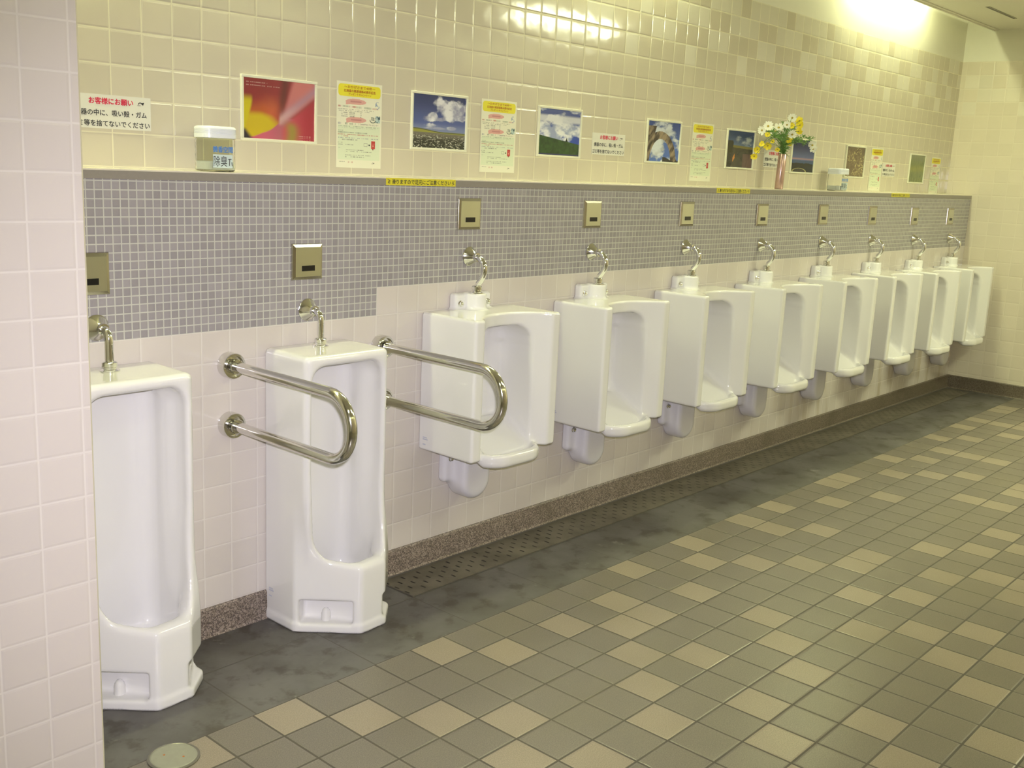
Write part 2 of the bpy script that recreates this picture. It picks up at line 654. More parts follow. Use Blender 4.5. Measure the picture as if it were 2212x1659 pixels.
def grating_mat():
    m, nt, b = new_mat('perforated_cover')
    g = N(nt)
    vec, xyz = g.obj()
    # staggered oblong slots across the strip
    R = g.math('DIVIDE', g.math('ADD', xyz[1], 0.0505), 0.0276)
    ri = g.math('FLOOR', R)
    fy = g.math('MULTIPLY', g.math('SUBTRACT', g.math('SUBTRACT', R, ri), 0.5), 0.0276)
    odd = g.math('MULTIPLY', g.math('PINGPONG', ri, 1.0), 0.5)
    U = g.math('ADD', g.math('DIVIDE', g.math('SUBTRACT', xyz[0], 0.722), 0.079), odd)
    fx = g.math('MULTIPLY', g.math('SUBTRACT', g.math('FRACT', U), 0.5), 0.079)
    # capsule distance
    cy = g.math('MAXIMUM', g.math('SUBTRACT', g.math('ABSOLUTE', fy), 0.0085), 0.0)
    dd = g.math('SQRT', g.math('ADD', g.math('MULTIPLY', fx, fx), g.math('MULTIPLY', cy, cy)))
    slot = g.rng(dd, 0.0030, 0.0042, 1, 0)
    inb = g.math('MULTIPLY', g.math('GREATER_THAN', xyz[1], -0.1885), g.math('LESS_THAN', xyz[1], -0.0505))
    slot = g.math('MULTIPLY', slot, inb)
    n = g.noise(vec, 7, 5, 0.6)
    col = g.mix(g.rng(n, 0.35, 0.7), (0.135, 0.118, 0.090), (0.080, 0.068, 0.050))
    col = g.mix(g.math('MULTIPLY', g.rng(xyz[1], -0.075, -0.02), 0.7), col, (0.05, 0.042, 0.03))
    col = g.mix(slot, col, (0.008, 0.007, 0.006))
    nt.links.new(col, b.inputs['Base Color'])
    b.inputs['Roughness'].default_value = 0.5
    nt.links.new(g.bump(g.math('SUBTRACT', 1.0, slot), 1.0, 0.002), b.inputs['Normal'])
    return m


M_GRATE = grating_mat()


def struct(o):
    o['kind'] = 'structure'
    return o


# ------------------------------------------------------------------ the room
LIGHT_FLOOR_PX = [
    (631, 1542), (791, 1551), (953, 1559), (953, 1408), (1098, 1414), (1116, 1562), (447, 1618), (686, 1651), (1123, 1636), (1185, 1351),
    (1370, 1233), (1530, 1217), (1637, 1217), (1509, 1282), (1341, 1305), (1227, 1356), (1413, 1336), (1357, 1360), (1379, 1419), (1515, 1420),
    (1402, 1485), (1432, 1562), (1136, 1562), (1147, 1634), (1294, 1634), (1653, 1330), (1681, 1383), (1639, 1526), (1692, 1452),
    (1645, 1215), (1742, 1215), (1850, 1217), (2027, 1239), (1858, 1280), (1972, 1283), (1665, 1330), (1869, 1358), (1988, 1363), (2107, 1363),
    (1700, 1388), (1742, 1452), (1653, 1526), (2044, 1421), (2160, 1421), (2110, 1490), (1894, 1562), (1689, 1609), (2146, 1604), (1958, 1640), (2187, 1250), (2182, 1286),
    (1370, 1230), (1503, 1172), (1528, 1212), (1635, 1214), (1743, 1215), (1619, 1122), (1682, 1140), (1772, 1142), (1684, 1092), (1781, 1036), (1790, 1072),
    (2155, 876), (2188, 889), (2099, 901), (2069, 915), (2018, 939), (2084, 942), (2163, 935), (2190, 920), (2031, 967), (2084, 978), (2135, 990), (1922, 985), (1993, 986),
    (1930, 1018), (2006, 1020), (2084, 1023), (1828, 1028), (1801, 1039), (1804, 1078), (1915, 1068), (2082, 1070), (2147, 1082), (2193, 1096), (2183, 1058),
    (1775, 1139), (2150, 1147), (2008, 1180), (2107, 1180), (1849, 1205)]
light = set()
for u, v in LIGHT_FLOOR_PX:
    p = onplane(u, v, 2, 0.0)
    light.add((math.floor((p[0] - FX0) / FP), math.floor((p[1] - FY0) / FQ)))
rf = random.Random(11)
fv, ff, fi = [], [], []
ci0, ci1 = math.floor((XL - FX0) / FP), math.ceil((XE - FX0) / FP)
cj0 = math.floor((YO - FY0) / FQ)


def quad(x0, x1, y0, y1, mi, z=0.0):
    o = len(fv)
    fv.extend([(x0, y0, z), (x1, y0, z), (x1, y1, z), (x0, y1, z)])
    ff.append((o, o + 1, o + 2, o + 3))
    fi.append(mi)


def in_view(x, y):
    d = np.array([x, y, 0.0]) - CAM
    zc = d @ AF
    if zc <= 0.3:
        return False
    return abs(d @ AR / zc * FPX) < 1106 and abs(d @ AU / zc * FPX) < 829


for i in range(ci0, ci1):
    for j in range(cj0, 0):
        x0, x1 = max(FX0 + i * FP, XL), min(FX0 + (i + 1) * FP, XE)
        y0, y1 = max(FY0 + j * FQ, YO), FY0 + (j + 1) * FQ
        if in_view((x0 + x1) / 2, (y0 + y1) / 2):
            lit = (i, j) in light
        else:
            lit = rf.random() < 0.24
        quad(x0, x1, y0, y1, 1 if lit else 0)
quad(XL, XE, FY0, 0.0, 2)
fl_o = struct(mesh_obj('floor', fv, ff, None, mats=[M_F1, M_F2, M_STRIP], idx=fi))
# slab under the floor surface
struct(G().box((XL, YO, -0.06), (XE, 0.0, -0.002)).obj('floor_slab', M_STONE))

# lower (thick) part of the urinal wall
ZM1, ZM2, XS = 1.1, 1.0, 0.70
g = G()
g.add([(XL, 0, 0), (XS, 0, 0), (XS, 0, ZM2), (XL, 0, ZM2)], [(0, 1, 2, 3)], 0)
g.add([(XS, 0, 0), (XE, 0, 0), (XE, 0, ZM1), (XS, 0, ZM1)], [(0, 1, 2, 3)], 0)
g.add([(XL, 0, ZM2), (XS, 0, ZM2), (XS, 0, 1.455), (XL, 0, 1.455)], [(0, 1, 2, 3)], 1)
g.add([(XS, 0, ZM1), (XE, 0, ZM1), (XE, 0, 1.455), (XS, 0, 1.455)], [(0, 1, 2, 3)], 1)
g.add([(XL, YR, 0), (XE, YR, 0), (XE, YR, 1.455), (XL, YR, 1.455), (XL, 0, 1.455), (XE, 0, 1.455)], [(1, 0, 3, 2), (4, 5, 2, 3)], 0)
struct(g.obj('wall_back', M_LOW, mats=[M_LOW, M_MOS]))
# stone ledge
g = G()
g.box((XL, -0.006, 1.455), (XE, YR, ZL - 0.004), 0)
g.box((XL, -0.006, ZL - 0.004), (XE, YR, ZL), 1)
struct(g.obj('trim_1', M_STONE, mats=[M_STONE, M_LEDGE]))

# recessed upper wall, one face per tile
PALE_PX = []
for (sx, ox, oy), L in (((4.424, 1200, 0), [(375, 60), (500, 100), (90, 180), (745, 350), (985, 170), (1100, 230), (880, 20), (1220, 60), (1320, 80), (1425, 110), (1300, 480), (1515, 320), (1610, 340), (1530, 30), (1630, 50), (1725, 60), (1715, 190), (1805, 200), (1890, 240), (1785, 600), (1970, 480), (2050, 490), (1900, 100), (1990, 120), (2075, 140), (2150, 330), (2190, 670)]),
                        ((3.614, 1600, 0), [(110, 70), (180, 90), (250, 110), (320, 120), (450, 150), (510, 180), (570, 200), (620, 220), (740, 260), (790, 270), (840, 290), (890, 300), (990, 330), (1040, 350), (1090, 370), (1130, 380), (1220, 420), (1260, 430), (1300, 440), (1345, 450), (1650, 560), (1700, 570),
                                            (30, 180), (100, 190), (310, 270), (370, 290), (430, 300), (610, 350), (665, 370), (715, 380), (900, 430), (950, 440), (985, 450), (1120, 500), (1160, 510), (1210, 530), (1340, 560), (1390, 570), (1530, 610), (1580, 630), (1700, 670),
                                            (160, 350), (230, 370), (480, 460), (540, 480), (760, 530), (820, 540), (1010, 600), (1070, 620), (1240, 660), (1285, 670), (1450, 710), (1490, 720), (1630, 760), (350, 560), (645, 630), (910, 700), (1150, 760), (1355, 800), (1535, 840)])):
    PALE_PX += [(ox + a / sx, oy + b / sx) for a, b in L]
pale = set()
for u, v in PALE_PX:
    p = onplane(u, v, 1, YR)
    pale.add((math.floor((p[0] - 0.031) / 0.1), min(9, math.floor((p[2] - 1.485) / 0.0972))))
g = G()
rp = random.Random(5)
for i in range(math.floor((XL - 0.031) / 0.1), math.ceil((XE - 0.031) / 0.1)):
    for j in range(10):
        x0, x1 = max(XL, 0.031 + i * 0.1), min(XE, 0.131 + i * 0.1)
        z0, z1 = 1.485 + j * 0.0972, 1.485 + (j + 1) * 0.0972
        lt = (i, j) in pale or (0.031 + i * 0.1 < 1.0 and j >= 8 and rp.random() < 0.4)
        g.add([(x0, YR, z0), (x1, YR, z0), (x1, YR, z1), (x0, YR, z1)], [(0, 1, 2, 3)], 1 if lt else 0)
g.add([(XL, YR, 1.44), (XE, YR, 1.44), (XE, YR, 1.485), (XL, YR, 1.485)], [(0, 1, 2, 3)], 0)
g.add([(XL, YR, ZT), (XE, YR, ZT), (XE, YR, 3.0), (XL, YR, 3.0)], [(0, 1, 2, 3)], 2)
struct(g.obj('wall_back_upper', M_UP, mats=[M_UP, M_UP2, M_PAINT]))

# end wall
PALE_E = [(1830, 590), (1930, 590), (2150, 590), (1790, 690), (1840, 690), (2140, 690), (1920, 790), (2010, 790), (1725, 890), (2190, 900)]
pe = set()
for a, b in PALE_E:
    p = onplane(1600 + a / 3.614, b / 3.614, 0, XE)
    pe.add((math.floor((p[1] - 0.05) / 0.1), min(9, math.floor((p[2] - 1.485) / 0.0972))))
g = G()
for i in range(math.floor((YO - 0.05) / 0.1), 2):
    y0, y1 = max(YO, 0.05 + i * 0.1), min(YR, 0.15 + i * 0.1)
    g.add([(XE, y1, 0), (XE, y0, 0), (XE, y0, 1.485), (XE, y1, 1.485)], [(0, 1, 2, 3)], 0)
    for j in range(10):
        z0, z1 = 1.485 + j * 0.0972, 1.485 + (j + 1) * 0.0972
        lt = (i, j) in pe or (y0 < -0.5 and j >= 6 and rp.random() < 0.4)
        g.add([(XE, y1, z0), (XE, y0, z0), (XE, y0, z1), (XE, y1, z1)], [(0, 1, 2, 3)], 1 if lt else 0)
g.add([(XE, YR, ZT), (XE, YO, ZT), (XE, YO, 3.0), (XE, YR, 3.0)], [(0, 1, 2, 3)], 2)
struct(g.obj('wall_right', M_END, mats=[M_END, M_END2, M_PAINT]))

# walls behind the camera
struct(G().add([(XL, YO, 0), (XE, YO, 0), (XE, YO, 2.46), (XL, YO, 2.46)], [(3, 2, 1, 0)], 0).add([(XL, YO, 2.46), (XE, YO, 2.46), (XE, YO, 3.0), (XL, YO, 3.0)], [(3, 2, 1, 0)], 1).obj('wall_front', M_OPP, mats=[M_OPP, M_PAINT]))
struct(G().add([(XL, YO, 0), (XL, YR, 0), (XL, YR, 3.0), (XL, YO, 3.0)], [(0, 1, 2, 3)], 0).obj('wall_left', M_PAINT))

# tiled partition that hides the left end of the row
YP, XP = -0.65, -0.672
g = G()
z1 = ZC
g.add([(XL, YP, 0), (XP - 0.006, YP, 0), (XP - 0.006, YP, z1), (XL, YP, z1)], [(0, 1, 2, 3)], 0)
g.add([(XP - 0.006, YP, 0), (XP, YP + 0.006, 0), (XP, YP + 0.006, z1), (XP - 0.006, YP, z1)], [(0, 1, 2, 3)], 2)
g.add([(XP, YP + 0.006, 0), (XP, -0.007, 0), (XP, -0.007, z1), (XP, YP + 0.006, z1)], [(0, 1, 2, 3)], 1)
struct(g.obj('wall_partition', M_PART, mats=[M_PART, M_PARTS, M_LEDGE]))

# ceiling: board stops short of the wall, lamps sit in the slot
g = G()
g.box((XL, YO + 0.2, ZC), (XE, -0.026, ZC + 0.03), 0)
struct(g.obj('ceiling', M_CEIL))
g = G()
g.add([(XL, YO, 2.98), (XE, YO, 2.98), (XE, YR, 2.98), (XL, YR, 2.98)], [(3, 2, 1, 0)], 0)
struct(g.obj('ceiling_slot_top', M_PAINT))
g = G()
g.box((XL, -0.026, ZC - 0.012), (XE, -0.014, ZC + 0.06), 0)
g.box((XL, -0.046, ZC - 0.006), (XE, -0.026, ZC - 0.0005), 0)
struct(g.obj('trim_2', M_CEIL))

# baseboards
g = G()
g.add([(XL, -0.015, 0.0), (XE, -0.015, 0.0), (XE, -0.0115, 0.008), (XL, -0.0115, 0.008), (XE, -0.010, 0.094), (XL, -0.010, 0.094), (XE, -0.004, 0.1), (XL, -0.004, 0.1), (XE, -0.0002, 0.1), (XL, -0.0002, 0.1)],
      [(0, 1, 2, 3), (3, 2, 4, 5), (5, 4, 6, 7), (7, 6, 8, 9)])
struct(g.obj('baseboard_back', M_GRAN))
g = G()
g.add([(XE - 0.015, -0.015, 0.0), (XE - 0.015, YO, 0.0), (XE - 0.0115, YO, 0.008), (XE - 0.0115, -0.0115, 0.008), (XE - 0.010, YO, 0.094), (XE - 0.010, -0.01, 0.094), (XE - 0.004, YO, 0.1), (XE - 0.004, -0.004, 0.1), (XE - 0.0002, YO, 0.1), (XE - 0.0002, -0.0002, 0.1)],
      [(0, 1, 2, 3), (3, 2, 4, 5), (5, 4, 6, 7), (7, 6, 8, 9)])
struct(g.obj('baseboard_right', M_GRAN))


# ------------------------------------------------------------------ lamps in the ceiling slot
def tube_lamp(x, y, side, label):
    t = empty('fluorescent_lamp', (x, y, 2.86), label, 'lamp', 'fluorescent lamps in the ceiling slots')
    G().box((-0.62, -0.03, 0.035), (0.62, 0.03, 0.119)).obj('housing', M_FIX, t, bevel=0.004)
    G().tube([(-0.6, 0, 0), (0.6, 0, 0)], 0.016, 14).obj('tube', M_TUBE, t, smooth=True)
    for s in (-1, 1):
        G().box((s * 0.61 - 0.012, -0.016, -0.02), (s * 0.61 + 0.012, 0.016, 0.036)).obj('socket', M_FIX, t)


for k, (x, nm) in enumerate(((-2.65, 'far left'), (-0.25, 'left'), (2.15, 'middle'), (5.13, 'right'))):
    tube_lamp(x, 0.095, 1, 'fluorescent tube lamp in the %s of the slot above the urinal wall' % nm)
for k, (x, nm) in enumerate(((-1.2, 'far left'), (1.2, 'left'), (3.55, 'middle'), (5.9, 'right'))):
    tube_lamp(x, YO + 0.1, -1, 'fluorescent tube lamp in the %s of the slot over the opposite wall' % nm)

# slot diffuser in the ceiling
t = empty('ceiling_vent', (5.81, -0.305, ZC), 'thin grey slot vent in the ceiling near the far corner', 'vent')
G().box((-0.28, -0.012, -0.004), (0.28, 0.012, -0.0005)).obj('frame', pmat('vent_grey', (0.42, 0.41, 0.34), 0.5), t)
G().box((-0.27, -0.005, -0.0055), (0.27, 0.005, -0.0041)).obj('slot', pmat('vent_slot', (0.18, 0.17, 0.14), 0.6), t)


# ------------------------------------------------------------------ wall-hung urinal (local: x centre, y=-d, z=0 at wing bottom)
def f_wall_body(x, d, z):
    body = sd_box(x, d, z, (0, 0.13, 0.2625), (0.236, 0.149, 0.2625), 0.011)
    # concave front
    cyl = np.sqrt(x * x + (d - 0.402) ** 2) - 0.2255
    body = smax(body, -cyl, 0.009)
    # opening of the bowl
    opn = sd_box(x, d, z, (0, 0.20, 0.22), (0.137, 0.155, 0.255), 0.062)
    body = smax(body, -opn, 0.010)
    # bowl and lip: a rounded tray whose rim climbs at the sides
    def tray(hx, d1, r):
        qx = np.abs(x) - hx + r
        qd = np.abs(d - (d1 - 0.15) / 2) - (d1 + 0.15) / 2 + r
        return np.sqrt(np.maximum(qx, 0) ** 2 + np.maximum(qd, 0) ** 2) + np.minimum(np.maximum(qx, qd), 0) - r
    top = 0.016 + 1.35 * np.maximum(0, 0.242 - d)
    bot = -0.038 + 0.62 * np.maximum(0, 0.25 - d)
    lip = smax(tray(0.160, 0.318, 0.10), (z - np.minimum(top, 0.10)) * 0.75, 0.016)
    lip = smax(lip, bot - z, 0.028)
    hol = smax(tray(0.138, 0.294, 0.085), -0.014 - z + 0.5 * np.maximum(0, d - 0.25) + 0.62 * np.maximum(0, 0.27 - d), 0.04)
    hol = smax(hol, 0.055 - d, 0.02)
    lip = smax(lip, -hol, 0.012)
    body = smin(body, lip, 0.020)
    body = smax(body, -smax(hol, z - 0.40, 0.02), 0.012)
    # spud block on top
    blk = sd_box(x, d, z, (0, 0.0, 0.545), (0.098, 0.034, 0.042), 0.012)
    bos = np.maximum(np.sqrt(x * x + (d - 0.045) ** 2) - 0.041, np.abs(z - 0.54) - 0.045)
    bos = smax(np.sqrt(x * x + (d - 0.045) ** 2) - 0.041, np.abs(z - 0.54) - 0.046, 0.008)
    blk = smin(blk, bos, 0.012)
    body = smin(body, blk, 0.016)
    return smax(body, 0.001 - d, 0.002)


def f_trap(x, d, z):
    pl = sd_box(x, d, z, (0, 0.0, -0.04), (0.126, 0.036, 0.112), 0.02)
    cz = -0.148
    up = np.maximum(cz - z, 0)
    lob = np.sqrt(x * x + up * up) - 0.078
    dep = np.abs(d - 0.04) - 0.055
    lob = smax(lob, dep, 0.03)
    lob = smax(lob, z + 0.005, 0.01)
    r = smin(pl, lob, 0.035)
    return smax(r, 0.001 - d, 0.002)


def bolt(parent, x, d, z):
    g = G().lathe([(0.0125, 0.0), (0.0125, 0.004), (0.0095, 0.006), (0.0095, 0.012), (0.006, 0.016), (0.001, 0.0175)], (x, -d, z), 'y', 18)
    return g.obj('bolt', M_CHR, parent, smooth=True, angle=35)


def flush_pipe(parent, hung):
    """chrome pipe from the wall escutcheon to the top of the urinal ; z is local"""
    if hung:
        z0, zb = 0.722, 0.585
        pts = [(0, 0, z0), (0, -0.048, z0)]
        pts += arc((-0.050, z0 - 0.030), 0.030, PI / 2, 0.30, 8, lambda u, v: (0, -0.098 - u, v)) if False else []
        ctrl = [(0.0, z0), (0.035, z0), (0.056, z0 - 0.003), (0.074, z0 - 0.016), (0.084, z0 - 0.036), (0.082, z0 - 0.060), (0.070, z0 - 0.082), (0.057, z0 - 0.098), (0.050, z0 - 0.112), (0.048, z0 - 0.126), (0.048, zb)]
        pts = smooth_path([(0, -a, b) for a, b in ctrl])
        dd = 0.048
    else:
        z0, zb = 1.043, 0.929
        ctrl = [(0.0, z0), (0.04, z0), (0.058, z0 - 0.003), (0.069, z0 - 0.013), (0.073, z0 - 0.03), (0.073, z0 - 0.05), (0.073, zb)]
        pts = smooth_path([(0, -a, b) for a, b in ctrl])
        dd = 0.073
    p = G().tube(pts, 0.0118, 16).obj('flush_pipe', M_CHR, parent, smooth=True, angle=50)
    g = G().lathe([(0.037, 0.001), (0.037, 0.005), (0.034, 0.007), (0.0165, 0.037), (0.0165, 0.046), (0.012, 0.046)], (0, 0, z0), 'y', 28)
    g.obj('escutcheon', M_STEEL, p, smooth=True, angle=30)
    g = G().lathe([(0.027, 0.0), (0.027, 0.004), (0.018, 0.008), (0.018, 0.013), (0.0205, 0.015), (0.0205, 0.026), (0.017, 0.029), (0.012, 0.030)], (0, -dd, zb), 'z', 24)
    g.obj('coupling_nut', M_CHR, p, smooth=True, angle=35)


def smooth_path(P, k=5):
    P = [np.array(p, float) for p in P]
    out = []
    for i in range(len(P) - 1):
        p0, p1, p2, p3 = P[max(i - 1, 0)], P[i], P[i + 1], P[min(i + 2, len(P) - 1)]
        for j in range(k):
            t = j / k
            out.append(0.5 * (2 * p1 + (p2 - p0) * t + (2 * p0 - 5 * p1 + 4 * p2 - p3) * t * t + (3 * p1 - p0 - 3 * p2 + p3) * t ** 3))
    out.append(P[-1])
    return [tuple(q) for q in out]


HUNG = [(1.160, 0.473), (1.922, 0.468), (2.672, 0.470), (3.420, 0.463), (4.146, 0.463), (4.852, 0.458), (5.556, 0.449), (6.236, 0.446)]
HL = ['white wall-hung urinal nearest the camera, behind the right steel grab bar',
      'white wall-hung urinal under the picture of a green hill and clouds',
      'white wall-hung urinal under the picture of a driftwood arch',
      'white wall-hung urinal under the picture of a dark rocky coast',
      'white wall-hung urinal just right of the copper flower vase',
      'white wall-hung urinal under the brown picture of pale yellow flowers',
      'white wall-hung urinal second from the far end wall',
      'last white wall-hung urinal, right beside the far end wall']
HG = 'wall-hung urinals along the tiled wall'
h0 = empty('wall_urinal', (HUNG[0][0], 0, HUNG[0][1]), HL[0], 'urinal', HG)
sdf_obj('body', f_wall_body, (-0.26, -0.012, -0.075), (0.26, 0.34, 0.61), 0.005, M_CER, h0)
tr = sdf_obj('trap_cover', f_trap, (-0.15, -0.012, -0.25), (0.15, 0.13, 0.01), 0.005, M_CER2, h0)
for s in (-1, 1):
    bolt(h0, s * 0.074, 0.034, 0.548)
    bolt(h0, s * 0.098, 0.036, -0.055)
flush_pipe(h0, True)
M_MARK = pmat('pale_blue_mark', (0.50, 0.52, 0.62), 0.3)


def maker_mark(parent, x, d0, z0):
    g = G()
    for dz, L in ((0.0, 0.016), (0.020, 0.026), (0.027, 0.022)):
        g.add([(x, -d0, z0 + dz), (x, -d0 - L, z0 + dz), (x, -d0 - L, z0 + dz + 0.0045), (x, -d0, z0 + dz + 0.0045)], [(0, 1, 2, 3)])
    g.obj('printed_mark', M_MARK, parent)


maker_mark(h0, -0.2366, 0.022, 0.022)
for (x, z), lb in list(zip(HUNG, HL))[1:]:
    dup(h0, (x, 0, z), lb)

# ------------------------------------------------------------------ floor-standing urinal
PLAN = [(-0.142, -0.05), (-0.142, 0.148), (-0.004, 0.294), (0.084, 0.288), (0.149, 0.226), (0.149, -0.05)]
PLANT = [(-0.142, -0.05), (-0.142, 0.198), (-0.06, 0.200), (0.06, 0.200), (0.149, 0.198), (0.149, -0.05)]
INA = [(-0.080, 0.092), (-0.080, 0.126), (0.004, 0.217), (0.055, 0.212), (0.082, 0.180), (0.082, 0.092)]
INB = [(-0.080, 0.092), (-0.080, 0.24), (-0.04, 0.25), (0.04, 0.25), (0.080, 0.24), (0.080, 0.092)]


def f_floor_body(x, d, z):
    t = np.clip((z - 0.20) / 0.30, 0, 1)
    t = t * t * (3 - 2 * t)
    b = (sd_poly(x, d, PLAN) * (1 - t) + sd_poly(x, d, PLANT) * t) - 0.025
    b = smax(b, z - 0.930, 0.022)
    b = smax(b, -z, 0.006)
    rim = 0.216 + 0.42 * (0.29 - d)
    # the open front: everything between the side walls above the rim
    fr = sd_box(x / (0.84 + 0.16 * np.clip((z - 0.25) / 0.30, 0, 1)), d, z, (0.003, 0.40, 0.55), (0.142, 0.255, 0.335), 0.05)
    fr = smax(fr, (rim - z) * 0.85, 0.09)
    # the hollow behind it
    inn = sd_poly(x, d, INA) * (1 - t) + sd_poly(x, d, INB) * t - 0.044
    inn = smax(inn, 0.125 - z, 0.05)
    inn = smax(inn, z - 0.885, 0.05)
    b = smax(b, -smin(fr, inn, 0.040), 0.018)
    # bolt pockets in both front facets
    n = np.array([0.172, 0.120]) / math.hypot(0.172, 0.120)
    for s in (-1, 1):
        cx, cy = (-0.088, 0.236) if s < 0 else (0.150, 0.292)
        tx = (np.abs(0) + (x - cx) * s) * n[1] * -1 + (d - cy) * n[0]
        nn = (x - cx) * s * n[0] + (d - cy) * n[1]
        px = sd_box(tx, nn, z, (-0.006, 0.0, 0.066), (0.088, 0.042, 0.045), 0.008)
        b = smax(b, -px, 0.008)
    # foot flange
    ft = smax(sd_poly(x, d, PLAN) - 0.027, z - 0.03, 0.01)
    ft = smax(ft, -z, 0.004)
    b = smin(b, ft, 0.012)
    b = smax(b, 0.001 - d, 0.002)
    return smax(b, 0.0008 - z, 0.002)


FG = 'floor-standing urinals'
f0 = empty('floor_urinal', (0.397, 0, 0), 'tall white floor-standing urinal between the two steel grab bars', 'urinal', FG)
sdf_obj('body', f_floor_body, (-0.21, -0.012, -0.012), (0.21, 0.36, 0.95), 0.0055, M_CER, f0)
for s in (-1,):
    g = G().lathe([(0.016, -0.03), (0.016, 0.018), (0.0135, 0.028), (0.008, 0.036), (0.001, 0.039)], (-0.070 if s < 0 else 0.112, -0.205 if s < 0 else -0.243, 0.034), 'z', 20)
    g.obj('bolt_cap', M_CER, f0, smooth=True, angle=60)
flush_pipe(f0, False)
maker_mark(f0, -0.1677, 0.022, 0.085)
dup(f0, (-0.334, 0, 0), 'white floor-standing urinal half hidden by the tiled partition at left')

# ------------------------------------------------------------------ grab bars
def grab_bar(x, label):
    t = empty('grab_bar', (x, 0, 0.794), label, 'grab bar', 'steel grab bars beside the floor urinal')
    hh = 0.096
    pts = [(0, -0.012, hh)]
    pts += [(0, -0.507, hh)]
    for i in range(1, 16):
        a = PI / 2 - PI * i / 16
        pts.append((0, -0.507 - hh * math.cos(a), hh * math.sin(a)))
    pts += [(0, -0.507, -hh), (0, -0.012, -hh)]
    G().tube(pts, 0.0168, 22).obj('bar', M_STEEL, t, smooth=True, angle=50)
    for s in (1, -1):
        g = G().lathe([(0.041, 0.001), (0.041, 0.032), (0.039, 0.036), (0.033, 0.036), (0.032, 0.026), (0.024, 0.026), (0.0235, 0.048), (0.0215, 0.050), (0.017, 0.050)], (0, 0, s * hh), 'y', 32)
        g.obj('wall_flange', M_STEEL, t, smooth=True, angle=30)


grab_bar(0.094, 'polished steel U-shaped grab bar left of the middle floor urinal')
grab_bar(0.718, 'polished steel U-shaped grab bar in front of the nearest wall-hung urinal')

# ------------------------------------------------------------------ sensor plates
PLATES = [(-0.352, 1.194), (0.394, 1.202), (1.150, 1.355), (1.913, 1.352), (2.661, 1.352), (3.402, 1.345), (4.128, 1.345), (4.828, 1.337), (5.526, 1.329), (6.204, 1.326)]
PL = ['square-cornered steel flush sensor plate cut off by the partition at left', 'steel flush sensor plate above the middle floor-standing urinal', 'steel flush sensor plate above the nearest wall-hung urinal',
      'steel flush sensor plate under the picture of a green hill and clouds', 'steel flush sensor plate under the picture of a driftwood arch', 'steel flush sensor plate under the picture of a dark rocky coast',
      'steel flush sensor plate just right of the copper flower vase', 'steel flush sensor plate under the brown picture of pale yellow flowers',
      'steel flush sensor plate second from the far end wall', 'last steel flush sensor plate, right beside the far end wall']
p0 = empty('flush_sensor_plate', (PLATES[0][0], 0, PLATES[0][1]), PL[0], 'sensor plate', 'flush sensor plates in the mosaic')
W2, H2 = 0.062, 0.060
g = G()
g.add([(-W2, -0.0005, -H2), (W2, -0.0005, -H2), (W2, -0.0005, H2), (-W2, -0.0005, H2), (-W2 + .002, -0.006, -H2 + .002), (W2 - .002, -0.006, -H2 + .002), (W2 - .002, -0.006, H2 - .002), (-W2 + .002, -0.006, H2 - .002),
       (-W2 + .012, -0.0095, -H2 + .012), (W2 - .012, -0.0095, -H2 + .012), (W2 - .012, -0.0095, H2 - .012), (-W2 + .012, -0.0095, H2 - .012)],
      [(0, 1, 5, 4), (1, 2, 6, 5), (2, 3, 7, 6), (3, 0, 4, 7), (4, 5, 9, 8), (5, 6, 10, 9), (6, 7, 11, 10), (7, 4, 8, 11)])
g.obj('frame', M_PFRAME, p0, bevel=0.0012)
G().box((-W2 + .0118, -0.0102, -H2 + .0118), (W2 - .0118, -0.004, H2 - .0118)).obj('face_plate', M_PLATE, p0)
G().box((-0.026, -0.0112, -0.030), (0.026, -0.0100, -0.012)).obj('sensor_window', M_BLACK, p0)
for (x, z), lb in list(zip(PLATES, PL))[1:]:
    dup(p0, (x, 0, z), lb)

# ------------------------------------------------------------------ drain grating and clean-out cover
g = G()
g.box((0.715, -0.212, 0.0004), (XE - 0.10, -0.034, 0.004))
tag(g.obj('drain_grating', M_GRATE), 'long dark perforated drain cover along the foot of the urinal wall', 'drain cover')
t = empty('floor_cleanout', (-0.443, -0.556, 0), 'round grey metal clean-out cover in the floor beside the partition', 'floor cover')
G().lathe([(0.066, 0.0004), (0.066, 0.004), (0.061, 0.005), (0.060, 0.0045)], (0, 0, 0), 'z', 40).obj('rim', M_COVRIM, t)
G().lathe([(0.059, 0.0004), (0.059, 0.0048), (0.056, 0.0056)], (0, 0, 0), 'z', 40).obj('lid', M_COVER, t)
for s in (-1, 1):
    G().lathe([(0.003, 0.0057), (0.003, 0.0061)], (s * 0.016, -s * 0.02, 0), 'z', 10).obj('screw', M_BROWNINK, t)


